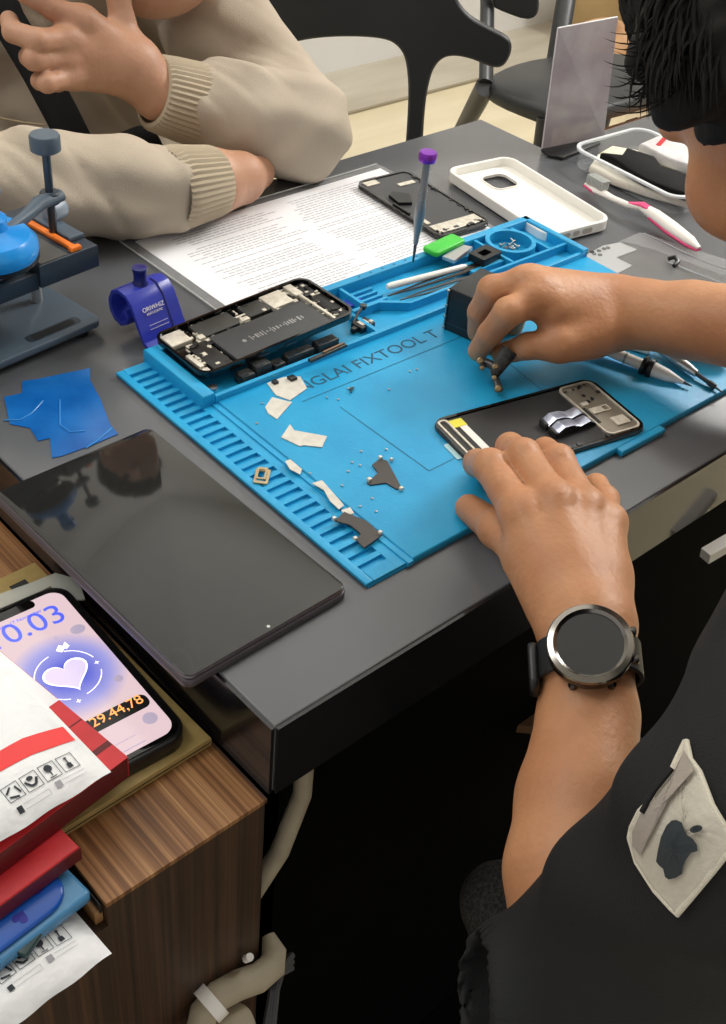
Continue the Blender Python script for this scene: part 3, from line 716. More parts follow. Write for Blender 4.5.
scrap('metal_bracket', [(335, 522), (344, 513), (366, 522), (382, 536), (364, 549), (356, 541), (361, 535), (350, 526)], M_brk, 'dark grey L-shaped bracket at the slotted near corner of the mat', 'bracket', th=.001, extra=([(334, 521, .0012), (380, 535, .0012), (355, 541, .0012)], M_shield, 'lug'))
scrap('metal_bracket', [(367, 484), (378, 474), (372, 466), (380, 460), (387, 462), (402, 490), (396, 490), (386, 484), (370, 486)], M_brk, 'dark grey forked bracket in the middle of the mat', 'bracket', th=.001, extra=([(380, 460, .0012), (401, 491, .0012), (369, 482, .0013), (391, 462, .001)], M_shield, 'lug'))
q = P(262, 477, .0045)
t = thing('shield_ring', 'tiny gold and steel frame lying across the slots of the mat', 'frame', (q[0], q[1], .0043), .75)
s = MB(); s.ring(rr(-.008, -.005, .008, .005, .001, 2), rr(-.0055, -.0032, .0055, .0032, .0006, 2), 0, .0012).ring(rr(-.004, -.003, .009, .004, .001, 2), rr(-.0025, -.0015, .0065, .0028, .0006, 2), .001, .0018); s.build('band', mat('warm_steel', 'b9a784', .35, .8), t)
crumbs = [(348, 472), (352, 463), (361, 452), (386, 450), (360, 507), (376, 512), (372, 499), (310, 474), (342, 486), (327, 398), (338, 400), (348, 389), (410, 372), (417, 370), (389, 390), (262, 404), (257, 424), (360, 466)]
base = None
for k, (x, y) in enumerate(crumbs):
    if base is None:
        base = MB().lathe([(.0005, 0), (.0008, .0002), (.0009, .0008), (.0004, .001)]).build('loose_screw', M_metal); tag(base, 'pinhead-sized loose steel screws strewn over the flat of the mat', 'screw', 'loose screws on the mat'); o = base
    else: o = base.copy(); COL.objects.link(o)
    q = P(x, y, HW); o.location = (q[0], q[1], HW+.0002)
for x, y in ((362, 390), (352, 396)):
    pass
q = P(352, 391, HW)
t = thing('spring_contact', 'tiny bent steel contact lying under the mat lettering', 'phone part', (q[0], q[1], HW+.0003), .4)
s = MB(); s.tube([(-.004, -.001, .001), (-.001, .001, .002), (.003, 0, .001)], .0007, 6).box(-.001, .0, 0, .002, .002, .002, .0003); s.build('contact', M_boardm, t)

# ================================================================== NAVY CLIP
q = P(130, 332, 0); CLX = .043
F = Matrix.Translation((.155, .355, 0)) @ Matrix.Rotation(.1, 4, 'Z')
t = thing('clip_tool', 'navy blue rolled plastic clip tool with white lettering and a nozzle on top', 'tool', mw=F)
# profile in (y,z): foot at the near side rising to a roll at the far side
prof = [(-.014, .0016), (-.006, .0022), (.002, .006), (.007, .014), (.012, .024), (.0165, .033), (.023, .0385), (.031, .0395), (.0385, .036), (.0425, .028), (.042, .0195), (.037, .013), (.0295, .0115), (.0235, .015), (.022, .0205), (.025, .025)]
s = MB(); vs = []; n = len(prof)
th = .0017
nm = []
for i in range(n):
    a, b_ = Vector(prof[max(i-1, 0)]), Vector(prof[min(i+1, n-1)]); d = (b_-a).normalized(); nm.append(Vector((-d.y, d.x)))
outl = [(prof[i][0]+nm[i].x*th, prof[i][1]+nm[i].y*th) for i in range(n)]+[(prof[i][0]-nm[i].x*th, prof[i][1]-nm[i].y*th) for i in range(n)][::-1]
m2 = len(outl)
vs = [(0, y, z) for y, z in outl]+[(CLX, y, z) for y, z in outl]
fs = [(i, (i+1) % m2, m2+(i+1) % m2, m2+i) for i in range(m2)]
for k in (0, 1):
    for i in range(n-1):
        a, b_, c_, d_ = i, i+1, m2-2-i, m2-1-i
        fs.append(tuple(v+k*m2 for v in ((a, d_, c_, b_) if k == 0 else (a, b_, c_, d_))))
s.add(vs, fs); s.build('rolled_sheet', M_navy, t, bevel=.0004)
s = MB(); s.lathe([(.0045, .036), (.0062, .038), (.0062, .041), (.005, .043), (.0052, .05), (.006, .052), (.006, .0545), (.0045, .055)], (CLX*.47, .029, 0)); s.build('nozzle', M_navyd, t)
s = MB(); s.tube([(CLX*.72, y, z+.002) for y, z in [(p[0]-.0012, p[1]) for p in prof[1:8]]], .0005, 6); s.build('seam_line', M_navyd, t)
# lettering on the near slope
a, b_ = Vector((0, .0085-.0012, .017)), Vector((0, .0155-.0012, .0305))
sl = (b_-a).normalized()
def slope_text(nm_, body, y, z, w, size):
    o = text(nm_, body, (0, 0, 0), size, M_white, t, width=w)
    k = o.scale.copy(); ex = Vector((1, 0, 0)); ey = sl; ez = ex.cross(ey)
    o.matrix_local = Matrix([[ex[0], ey[0], ez[0], CLX*.42], [ex[1], ey[1], ez[1], y-.0026], [ex[2], ey[2], ez[2], z], [0, 0, 0, 1]]) @ Matrix.Diagonal((k[0], k[1], 1, 1))
slope_text('lettering', 'ORIWHIZ', .0128, .0262, .021, .005)
slope_text('small_print', 'ANTI-STATIC', .0115, .0238, .016, .002)
for k in range(2): slope_text('small_print', '---------------', .0072-.0014*k, .0162-.0028*k, .018, .002)

# ================================================================== SCREEN-OPENING FIXTURE
fx = thing('opening_fixture', 'slate grey screen-opening fixture with a bright blue suction cup standing on the desk', 'fixture', (.143, .398, 0), .117)
s = MB(); s.prism(rr(-.19, 0, .001, .075, .007), .006, .0125, .0012); s.build('base_plate', M_grey, fx)
s = MB(); s.prism(rr(-.057, .008, -.018, .0155, .0025), .0125, .0127); s.build('handle_slot', mat('slot_dark', '10151a', .6), fx)
s = MB(); s.prism(rr(-.062, .0065, -.013, .017, .004), .0121, .01262); s.build('slot_rim', M_gdark, fx)
for x in (-.17, -.014): MB().cyl(x, .012, .008, 0, .0062).build('foot', M_black, fx)
for x in (-.17, -.014): MB().cyl(x, .062, .008, 0, .0062).build('foot', M_black, fx)
s = MB(); s.cyl(-.02, .055, .0045, .0125, .058); s.build('post', M_silver, fx)
s = MB(); s.box(-.05, .003, .056, .0035, .09, .0745, .001); s.build('slider_block', M_gdark, fx)
s = MB(); s.box(-.0475, .0045, .0745, -.0235, .088, .0752); s.build('rubber_pad', mat('pad_grey', '54524f', .6), fx)
s = MB(); s.box(-.2, .006, .054, -.05, .1, .068, .001).box(-.2, .006, .068, -.075, .05, .07); s.build('bed', M_gdark, fx)
s = MB(); s.box(-.018, .006, .0745, -.0125, .075, .0775, .0006).box(-.02, .004, .0745, -.0105, .0085, .0785, .0008); s.build('orange_rail', M_orange, fx)
s = MB(); s.box(-.011, .018, .0745, .003, .078, .0785, .0008); s.build('rail_plate', M_grey, fx)
RX, RY = -.012, .036
s = MB(); s.cyl(RX, RY, .0032, .0745, .145, 16); s.build('rod', M_dmetal, fx)
s = MB(); s.lathe([(.009, .141), (.0112, .1425), (.0112, .1525), (.0102, .154)], (RX, RY, 0)); s.build('rod_knob', M_grey, fx)
s = MB(); s.tube([(RX+.008, RY-.002, .1055), (RX-.012, RY-.003, .1055), (RX-.026, RY-.008, .1025), (RX-.05, RY-.017, .1), (RX-.11, RY-.02, .1)], [(.0045, .006), (.005, .007), (.0045, .005), (.0055, .004), (.0055, .004)], 12, side=(0, 0, 1)); s.build('bracket_arm', M_grey, fx)
s = MB(); s.cyl(RX, RY, .0075, .101, .11, 20, .001); s.build('arm_boss', M_gdark, fx)
CUX, CUY = -.078, .022
s = MB(); s.lathe([(.034, .078), (.0355, .082), (.035, .088), (.03, .094), (.016, .097), (.012, .1)], (CUX, CUY, .008), n=40); s.build('suction_cup', M_cup, fx)
s = MB(); s.lathe([(.028, .0752), (.0352, .0765), (.0352, .079), (.03, .08)], (CUX, CUY, .008), n=40); s.build('cup_seal', M_black, fx)
s = MB(); s.lathe([(.012, .098), (.0135, .1), (.0135, .108), (.0095, .11), (.0095, .125), (.0115, .127), (.0115, .137), (.009, .14)], (CUX+.002, CUY, .006)); s.build('cup_handle', M_cup, fx)
s = MB(); s.lathe([(.006, 0), (.0085, .001), (.0085, .013), (.0075, .0145)], (-.004, .052, .0845), (1, .15, 0)); s.build('side_knob', mat('knob_grey', '8592a0', .4), fx)
s = MB(); s.lathe([(.0035, 0), (.0042, .001), (.0042, .024), (.003, .026)], (-.085, .01, .0745), (1, .1, 0)); s.build('lock_pin', M_metal, fx)

# blue film
px = [(4, 397), (22, 393), (22, 381), (38, 379), (66, 373), (90, 368), (90, 380), (100, 398), (110, 424), (118, 434), (92, 445), (62, 456), (52, 458), (50, 438), (38, 441), (30, 428), (10, 424)]
pts = [P(x, y, .0006) for x, y in px]; c = np.mean(pts, 0)
t = thing('plastic_film', 'torn piece of bright blue plastic film on the desk behind the tablet', 'film', (c[0], c[1], 0))
MB().prism([(p[0]-c[0], p[1]-c[1]) for p in pts], .0003, .0007).build('film', M_film, t)
s = MB()
for arc in ([(4, 420), (20, 420), (32, 413), (43, 401)], [(60, 400), (60, 425), (70, 432), (85, 431)], [(86, 448), (98, 440), (112, 428)]):
    s.tube([tuple(P(x, y, .001)-np.array([c[0], c[1], 0])) for x, y in arc], .0006, 6)
s.build('crease', mat('film_light', '3488d0', .2), t)

# ================================================================== RIGHT SIDE OF THE DESK: toothbrush, tray, sleeve, sign
pa = [Vector(P(x, y, h)) for x, y, h in ((587, 184, .008), (597, 190, .009), (612, 198, .010), (628, 205, .012), (642, 207, .013), (655, 215, .013), (672, 228, .012), (690, 241, .009), (699, 248, .007))]
t = thing('toothbrush', 'pink and white toothbrush lying on the desk right of the white case', 'toothbrush', tuple((pa[0][0], pa[0][1], 0)))
s = MB(); s.tube(pa, [(.0025, .004), (.0035, .0065), (.0028, .0038), (.003, .0034), (.0042, .0052), (.0055, .0075), (.0058, .0085), (.0045, .007), (.0015, .003)], 16, side=(0, 0, 1)); s.build('handle', M_white, t, world=True)
s = MB(); s.tube([p-Vector((0, 0, .0022)) for p in pa[5:]], [(.003, .0082), (.0042, .0095), (.0036, .0082), (.0016, .004)], 16, side=(0, 0, 1)).tube([p+Vector((0, 0, .0022)) for p in pa[3:6]], [(.001, .002), (.003, .0048), (.0022, .0058)], 12, side=(0, 0, 1)).tube([p-Vector((0, 0, .001)) for p in pa[:2]], [(.0028, .0045), (.003, .0072)], 12, side=(0, 0, 1)); split(s, 'grip', M_pink, t, world=True)
s = MB(); ex = (pa[2]-pa[0]).normalized(); ey = ex.cross(Vector((0, 0, 1)))
for i in range(9):
    for j in range(4):
        b0 = pa[0]+ex*(.003+i*.0028)-ey*((j-1.5)*.0026)+Vector((0, 0, .003)); s.tube([b0, b0+Vector((0, 0, .009))-ey*.001], [.0011, .0013], 6)
s.build('bristles', mat('bristle_grey', 'b5b8b4', .7), t, world=True)['kind'] = 'stuff'

tx = [P(576, 157, .028), P(606, 136, .028), P(700, 160, .028), P(700, 199, .028)]
F = Matrix.Translation((.722, .266, 0)) @ Matrix.Rotation(-.06, 4, 'Z')
t = thing('plastic_tray', 'clear plastic tray at the far side of the desk holding papers and a pouch', 'tray', mw=F)
s = MB(); s.ring(rr(0, 0, .11, .145, .018, 8), rr(.002, .002, .108, .143, .016, 8), .001, .02).prism(rr(.001, .001, .109, .144, .017, 8), .0005, .0015); s.build('tub', mat('tray_clear', 'dfe6ea', .1, alpha=.07), t)
s = MB(); s.ring(rr(-.003, -.003, .113, .148, .02, 8), rr(.001, .001, .109, .144, .017, 8), .0188, .021); s.build('rim', mat('tray_rim', 'eef2f4', .15, alpha=.75), t)
def lump(name, px, h0, h1, m, label, cat):
    pts = [P(x, y, h1) for x, y in px]; c = np.mean(pts, 0); t = thing(name, label, cat, (c[0], c[1], h0))
    s = MB().prism([(p[0]-c[0], p[1]-c[1]) for p in pts], 0, h1-h0, min(.002, (h1-h0)*.3)); s.build('sheet', m, t); return t
lump('paper_slip', [(590, 165), (598, 153), (640, 168), (676, 187), (690, 196), (690, 201), (650, 190), (615, 178)], .003, .012, mat('cream_paper', 'e9e4d6', .6), 'folded cream paper slip along the near wall of the clear tray', 'paper')
lump('paper_slip', [(600, 152), (612, 145), (640, 150), (690, 168), (700, 175), (660, 172)], .003, .013, mat('cream_paper2', 'ece7cf', .6), 'pale yellow paper slip at the far wall of the clear tray', 'paper')
lump('pouch', [(601, 152), (622, 154), (627, 147), (655, 156), (662, 165), (690, 175), (694, 195), (670, 188), (645, 178), (628, 168), (614, 158)], .0125, .022, mat('pouch_black', '08080a', .75, spec=.2), 'crumpled black pouch lying on papers in the clear tray', 'pouch')
lump('packet', [(640, 143), (668, 131), (684, 137), (700, 160), (700, 168), (668, 157)], .0135, .025, mat('packet_white', 'e8e6e6', .3, col2='d5d3d4', scale=60, bump=.002, bscale=90), 'white plastic packet with a red band behind the black pouch', 'packet')
q = P(662, 141, .0255); t = bpy.data.objects['packet']
s = MB(); s.T = Matrix.Translation((q[0], q[1], .0251)) @ Matrix.Rotation(.35, 4, 'Z'); s.box(-.014, -.0025, 0, .014, .0025, .0005); s.build('red_band', M_red, t, world=True)

# phone back in a clear bag
pts = [P(x, y, .001) for x, y in ((583, 260), (622, 241), (730, 276), (745, 300), (730, 330), (640, 300))]
t = thing('back_panel', 'black phone back panel with a silver notched plate, in a clear bag behind the wrist', 'phone part', tuple((P(650, 270, 0)[0], P(650, 270, 0)[1], 0)))
s = MB(); pp = [P(x, y, .0015) for x, y in ((622, 242), (655, 251), (740, 283), (730, 310), (640, 290), (583, 262))]; s.prism([(p[0], p[1]) for p in pp], .0008, .0028, .0004); s.build('panel', mat('panel_black', '2a2b2e', .3), t, world=True)
s = MB(); pp = [P(x, y, .003) for x, y in ((581, 258), (603, 246), (620, 243), (637, 250), (616, 258), (632, 266), (617, 274), (600, 270))]; s.prism([(p[0], p[1]) for p in pp], .0028, .0036); s.build('silver_plate', mat('silver_tape', 'b4b6b8', .35, .3), t, world=True)
s = MB()
for x, y in ((594, 254), (599, 251), (604, 249), (608, 248), (600, 255), (592, 252)): q = P(x, y, .0036); s.cyl(q[0], q[1], .0022, .0035, .0042, 10)
s.build('black_mark', M_black, t, world=True)
s = MB(); pp = [P(x, y, .005) for x, y in ((640, 232), (735, 262), (760, 330), (600, 300), (572, 262))]; s.prism([(p[0], p[1]) for p in pp], .0046, .0049); s.build('clear_bag', M_clear, t, world=True)
s = MB(); s.tube([P(644, 233, .005), P(680, 250, .006), P(705, 262, .005), P(735, 272, .005)], .0005, 6).tube([P(668, 262, .006), P(700, 275, .007), P(740, 290, .006)], .0008, 6); s.build('bag_edge', mat('bag_rim', 'b8bcc0', .2, alpha=.8), t, world=True)
s = MB(); s.tube([P(668, 259, .008), P(675, 257, .011), P(678, 262, .009), P(674, 266, .007)], .0022, 8); s.build('cable_stub', M_black, t, world=True)

# sign stand
b0, b1 = Vector(P(542, 149, .003)), Vector(P(603, 137, .003))
t0, t1 = Vector(P(558, 28, .132)), Vector(P(617, 17, .132))
t = thing('sign_stand', 'clear acrylic sign stand with a faded pinkish card, by the chairs', 'sign', tuple(b0))
ex = (b1-b0).normalized(); ez = (t0-b0).normalized(); ny = ex.cross(ez).normalized()
s = MB(); w_ = [b0, b1, t1, t0]
s.add([tuple(p-ny*.0015) for p in w_]+[tuple(p+ny*.0015) for p in w_], [(0, 1, 2, 3), (7, 6, 5, 4), (0, 4, 5, 1), (1, 5, 6, 2), (2, 6, 7, 3), (3, 7, 4, 0)]); s.build('acrylic_sheet', mat('acrylic_card', 'b1a5a9', .12, col2='c4bcbf', scale=18, alpha=.78, ramp=(.4, .6)), t, world=True)
s = MB()
for p_, q_ in ((b0, t0), (t0, t1), (b1, t1)): s.tube([p_, q_], .0009, 6)
s.build('sheet_edge', mat('acrylic_edge', 'd8d2d4', .15), t, world=True)
s = MB()
for (u0, v0, u1, v1) in ((.12, .52, .3, .64), (.3, .33, .62, .22), (.12, .8, .8, .55)):
    A = b0.lerp(b1, u0).lerp(t0.lerp(t1, u0), v0)-ny*.002; B = b0.lerp(b1, u1).lerp(t0.lerp(t1, u1), v1)-ny*.002; s.tube([A, B], .0008, 6)
s.build('card_print', mat('print_pink', 'b07a80', .5), t, world=True)
s = MB(); bb = [P(541, 151, .001), P(596, 138, .001), P(600, 145, .001), P(563, 160, .001), P(548, 157, .001)]; s.prism([(p[0], p[1]) for p in bb], .0003, .004, .0005); s.build('base', M_black, t, world=True)

# ================================================================== PACKAGES ON THE CABINET
F = Matrix.Translation((-.0657, .0462, -.0385)) @ Matrix.Rotation(.136, 4, 'Z')
t = thing('gift_box', 'flat white box with a red end band, lying over the lit phone', 'box', mw=F)
MB().box(-.20, 0, 0, 0, .165, .0176, .0006).build('carton', [M_redd], t)
s = MB(); s.box(-.2, .0585, .0174, .0002, .1652, .0180).build('white_lid', M_paper, t)
s = MB(); s.box(-.2, -.0003, .0174, .0004, .0585, .0179).box(0, -.0002, .001, .0005, .165, .0178).build('red_band', M_red, t)
s = MB(); s.box(-.2, .0125, .0178, .0003, .0165, .0180).box(-.2, .038, .0178, .0003, .039, .0180); s.build('band_line', M_redd, t)

def mailer(name, label, mw, W_, L_, thick, icon_v, stripe=None, blue=False, body=M_poly):
    t = thing(name, label, 'parcel', mw=mw)
    nx, ny_ = 40, 32; vs = []; 
    def zf(u, v, sgn):
        e = min(1, min(u, 1-u)*7)*min(1, min(v, 1-v)*6); e = max(0, e)**.6
        return sgn*(thick/2)*e + .0006*math.sin(u*23+v*11)*e+.0006*math.sin(v*37-u*9)*e
    for sgn in (1, -1):
        for i in range(nx+1):
            for j in range(ny_+1):
                u, v = i/nx, j/ny_; wob = .0005*math.sin(u*40)*(1 if j in (0, ny_) else 0)
                vs.append((-W_*u, L_*v+wob, thick/2+zf(u, v, sgn)))
    fs = []; N = (nx+1)*(ny_+1)
    for i in range(nx):
        for j in range(ny_):
            a = i*(ny_+1)+j; q = (a, a+1, a+ny_+2, a+ny_+1); fs.append(q); fs.append(tuple(N+k for k in q[::-1]))
    for i in range(nx):
        for j in (0, ny_):
            a = i*(ny_+1)+j; c_ = a+ny_+1; fs.append((a, c_, N+c_, N+a) if j == 0 else (a, N+a, N+c_, c_))
    for j in range(ny_):
        for i in (0, nx):
            a = i*(ny_+1)+j; c_ = a+1; fs.append((a, N+a, N+c_, c_) if i == 0 else (a, c_, N+c_, N+a))
    s = MB(); s.add(vs, fs); s.build('bag', body, t)
    def zt(x, y): return thick/2+zf(min(1, max(0, -x/W_)), min(1, max(0, y/L_)), 1)+.0004
    def patch(name, x0, y0, x1, y1, m, nn=10, dy=lambda f: 0):
        s = MB(); vs = []
        for i in range(nn+1):
            for j in range(4):
                x = x0+(x1-x0)*i/nn; y = y0+(y1-y0)*j/3+dy(i/nn); vs.append((x, y, zt(x, y)))
        s.add(vs, [(i*4+j, i*4+j+1, i*4+j+5, i*4+j+4) for i in range(nn) for j in range(3)]); return s.build(name, m, t)
    if stripe: patch('red_stripe', -W_, stripe[0], -.003, stripe[1], mat('stripe_red', 'ec3b3c', .4), 24, lambda f: .004*math.sin(f*PI))
    if blue: patch('blue_end', -W_, L_*.41, -.012, L_*.9, mat('mailer_blue', '3d9bd8', .4), 16)
    inkm = M_dink; s = MB()
    def poly(pts): s.add([(x, y, zt(x, y)+.0003) for x, y in pts], [tuple(range(len(pts)))])
    def seg(x0, y0, x1, y1, w=.0004):
        d = Vector((x1-x0, y1-y0)); l = d.length; d /= l; n_ = Vector((-d.y, d.x))*w/2
        poly([(x0+n_.x, y0+n_.y), (x0-n_.x, y0-n_.y), (x1-n_.x, y1-n_.y), (x1+n_.x, y1+n_.y)])
    IW = .0088
    for k in range(4):
        x1 = -.0115-(3-k)*.0108; x0 = x1-IW; y0 = icon_v; y1 = icon_v+.0098
        for a in ((x0, y0, x1, y0), (x1, y0, x1, y1), (x1, y1, x0, y1), (x0, y1, x0, y0)): seg(*a, w=.00035)
        cx, cy = (x0+x1)/2, (y0+y1)/2
        if k == 0:
            for a in range(3):
                A = a*2*PI/3+PI/2; B = A+2*PI/3*.7; seg(cx+.0038*math.cos(A), cy+.0038*math.sin(A)-.0005, cx+.0038*math.cos(B), cy+.0038*math.sin(B)-.0005, .0011)
        elif k == 1:
            poly([(cx+.0018*math.cos(a*PI/6), cy+.002+.0014*math.sin(a*PI/6)) for a in range(12)]); seg(cx-.0035, cy+.001, cx-.0012, cy-.0025, .0014); seg(cx-.0014, cy-.0025, cx+.0014, cy-.0025, .0014); seg(cx+.0012, cy-.0025, cx+.0035, cy+.001, .0014)
        elif k == 2:
            poly([(cx+.0022*math.cos(a*PI/6), cy+.0018+.0022*math.sin(a*PI/6)) for a in range(12)]); seg(cx, cy, cx, cy-.003, .0007); seg(cx-.002, cy-.0038, cx+.002, cy-.0038, .0005)
        else:
            poly([(cx-.0015, cy-.0035), (cx+.0015, cy-.0035), (cx+.0012, cy-.0005), (cx-.0012, cy-.0005)]); seg(cx, cy-.0005, cx, cy+.0035, .0008); seg(cx-.001, cy+.0028, cx+.001, cy+.0028, .0006)
    s.build('icon_print', inkm, t)
    s = MB()
    x0 = -.0115-3*.0108-IW
    poly([(x0+.001, icon_v-.0065), (x0+.004, icon_v-.0065), (x0+.004, icon_v-.0032), (x0+.001, icon_v-.0032)])
    s.build('badge', M_dink, t)
    s = MB()
    seg(x0+.005, icon_v-.0034, x0+.02, icon_v-.0034, .0002); seg(x0+.005, icon_v-.006, x0+.02, icon_v-.006, .0002); seg(x0+.02, icon_v-.0034, x0+.02, icon_v-.006, .0002)
    poly([(x0+.024, icon_v-.0056), (x0+.0275, icon_v-.0056), (x0+.0275, icon_v-.0022), (x0+.024, icon_v-.0022)]); seg(x0+.0285, icon_v-.0028, -.011, icon_v-.0028, .0002); seg(x0+.0285, icon_v-.0052, -.011, icon_v-.0052, .0002)
    s.build('fine_print', M_ink, t)
    return t
q = P(112, 781, -.0195); F = Matrix.Translation((q[0], q[1], -.0203)) @ Matrix.Rotation(.045, 4, 'Z')
mailer('poly_mailer', 'white padded mailer bag with a red stripe, topmost of the packages on the cabinet', F, .19, .1, .017, .0112, stripe=(.0285, .0405))
q = P(80, 850, -.0425); F = Matrix.Translation((q[0], q[1], -.0515)) @ Matrix.Rotation(.10, 4, 'Z')
t = thing('red_box', 'plain red box squeezed between the striped mailer and the blue pouch', 'box', mw=F)
MB().box(-.2, 0, 0, 0, .09, .012, .0008).build('carton', M_red, t)
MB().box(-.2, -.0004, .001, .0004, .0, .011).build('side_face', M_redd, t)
q = P(92, 888, -.0525); F = Matrix.Translation((q[0], q[1], -.0645)) @ Matrix.Rotation(.1, 4, 'Z')
t = thing('pouch', 'glossy blue pouch with purple heart print under the red box', 'pouch', mw=F)
MB().prism(rr(-.2, 0, 0, .08, .004), 0, .008, .002).build('sheet', mat('pouch_light', '4d8bb8', .25, col2='3e7aa8', scale=20), t)
MB().prism(rr(-.2, .004, -.008, .07, .014), .008, .0115, .0015).build('panel', mat('pouch_blue', '1452b0', .2, col2='1a5cc0', scale=20), t)
s = MB(); r_ = random.Random(9)
for cx, cy in ((-.022, .02), (-.036, .012), (-.052, .024), (-.07, .014), (-.09, .02), (-.03, .03), (-.06, .034), (-.105, .012)):
    a = r_.uniform(0, 6); s.prism([(cx+(x*math.cos(a)-y*math.sin(a))*.00026, cy+(x*math.sin(a)+y*math.cos(a))*.00026) for x, y in hp], .0115, .0118)
s.build('heart_print', mat('heart_purple', '3a3c9c', .3), t)
q = P(112, 955, -.075); F = Matrix.Translation((q[0], q[1], -.0815)) @ Matrix.Rotation(.0516, 4, 'Z')
mailer('poly_mailer', 'white padded mailer bag with a blue end, lowest of the packages by the cabinet corner', F, .19, .072, .016, .0185, blue=True)
t = thing('strap_clip', 'short dark green strap clip between blue pouch and lower mailer', 'clip', place(31, 943, -.062), .45)
MB().box(-.009, -.0035, 0, .009, .0035, .004, .0008).build('clip', mat('clip_green', '1d3b3c', .4), t)
t = thing('plastic_wrap', 'piece of clear plastic wrap by the top of the lit phone', 'wrap', place(50, 580, -.05))
s = MB(); pp = [P(x, y, -.044) for x, y in ((-20, 600), (30, 582), (55, 572), (78, 578), (85, 598), (70, 600), (50, 585), (-10, 620))]; s.prism([(p[0], p[1]) for p in pp], -.046, -.0448); s.build('sheet', mat('wrap_haze', 'd6dad2', .3, alpha=.6), t, world=True)

# ================================================================== CABLES UNDER THE DESK
s = MB(); s.tube([(.05, .045, -.058), (.053, .03, -.085), (.045, .022, -.12), (.025, .018, -.16), (.006, .02, -.19), (-.002, .03, -.24)], [.0062, .0062, .0064, .0066, .0066, .0066], 14)
top('conduit_hose', s, M_hose, 'beige hose running down behind the wooden cabinet corner', 'hose')
hp_ = [D(268, 935, .805), D(274, 952, .80), D(272, 966, .795), D(258, 978, .785), D(238, 985, .775), D(218, 996, .765), D(204, 1012, .76), D(198, 1040, .76)]
t = thing('conduit_hose', 'beige hose looped over the front of the wooden cabinet, white clamp on it', 'hose', tuple(hp_[-1]))
s = MB(); s.tube(hp_, [.0045, .0085, .0098, .0098, .0098, .0098, .0095, .0095], 14); s.build('hose', M_hose, t, world=True)
s = MB(); a = Vector(D(216, 998, .76)); bq = Vector(D(206, 1008, .757)); s.tube([a, bq], [.0125, .0125], 16); s.build('clamp', M_white, t, world=True)
s = MB(); s.tube([D(246, 959, .775), D(250, 957, .77)], .0028, 8); s.build('screw_cap', M_white, t, world=True)
s = MB(); s.lathe([(.004, -.012), (.014, -.01), (.016, 0), (.014, .01), (.004, .012)], D(232, 1030, .775), (0, 0, 1)); top('pipe_cap', s, M_hose, 'rounded beige pipe end at the foot of the looped hose', 'pipe')
for k in range(3):
    s = MB(); s.tube([D(292, 955+6*k, .9), D(283-3*k, 965+5*k, .89), D(276-2*k, 990, .88), D(270-4*k, 1050, .88)], .003, 8)
    top('power_cable', s, mat('cable_grey', '4a4a4c', .5), ('outermost', 'middle', 'innermost')[k]+' of three thin dark cables hanging beside the wooden cabinet', 'cable', 'thin cables beside the cabinet')

# ================================================================== CHAIRS AND BACKGROUND
def vplane(px, anchor, n):
    a = np.array(anchor); n = np.array(n); out = []
    for x, y in px:
        d = ray(x, y); out.append(CAM+d*((a-CAM)@n)/(d@n))
    return out
def slab3(mb, pts, n, th):
    n = Vector(n).normalized()*th/2; a = [Vector(p)+n for p in pts]; b_ = [Vector(p)-n for p in pts]; m = len(pts)
    mb.add([tuple(p) for p in a+b_], [tuple(range(m)), tuple(range(m, 2*m))[::-1]]+[(i, m+i, m+(i+1) % m, (i+1) % m) for i in range(m)]); return mb
def smooth_poly(pts, it=2):
    for _ in range(it):
        o = []
        for i in range(len(pts)):
            a, b_ = pts[i], pts[(i+1) % len(pts)]; o += [(a[0]*.75+b_[0]*.25, a[1]*.75+b_[1]*.25), (a[0]*.25+b_[0]*.75, a[1]*.25+b_[1]*.75)]
        pts = o
    return pts
def curved_plate(mb, px, anchor, n, th, bend):
    # outline in a vertical plane, bent backwards towards its sides
    n = np.array(n)/np.linalg.norm(n); P3 = vplane(px, anchor, n); h = np.array([n[1], -n[0], 0]); h /= np.linalg.norm(h)
    a = np.array(anchor); o = [p for p in P3]
    return slab3(mb, o, n, th)
ch1 = thing('chair', 'black plastic chair with a broad curved back, behind the elbow of the beige sleeve', 'chair', (1.45, 1.5, -.75))
n1 = (.70, .71, -.12)
poly = [(222, -150), (230, 0), (247, 33), (269, 50), (300, 39), (340, 35), (385, 37), (400, 46), (407, 62), (409, 100), (402, 190), (421, 190), (424, 110), (430, 75), (438, 60), (450, 54), (470, 57), (492, 67), (503, 66), (510, 55), (512, 44), (508, 36), (490, 27), (466, 14), (452, -10), (440, -150)]
s = MB(); curved_plate(s, smooth_poly(poly, 2), D(430, 60, 2.0), n1, .022, 0); s.build('backrest', M_chair, ch1, world=True, bevel=.006)
stx = Vector(vplane([(412, 188)], D(430, 60, 2.0), n1)[0])
c1 = Vector((stx.x-.2, stx.y-.2, -.32))
s = MB(); s.prism(smooth_poly([(c1.x-.26, c1.y-.1), (c1.x+.02, c1.y-.26), (c1.x+.26, c1.y+.02), (c1.x-.02, c1.y+.25)], 2), -.335, -.305, .008); s.build('seat', M_chair, ch1, world=True)
s = MB(); s.tube([stx, (stx.x-.02, stx.y-.02, -.32)], [(.012, .025), (.014, .03)], 12); s.build('back_stem', M_chair, ch1, world=True)
for dx, dy in ((-.2, -.08), (.02, -.2), (.2, .02), (-.02, .19)):
    s = MB(); s.tube([(c1.x+dx, c1.y+dy, -.32), (c1.x+dx*1.25, c1.y+dy*1.25, -.75)], [.019, .012], 12); s.build('leg', M_chair, ch1, world=True)

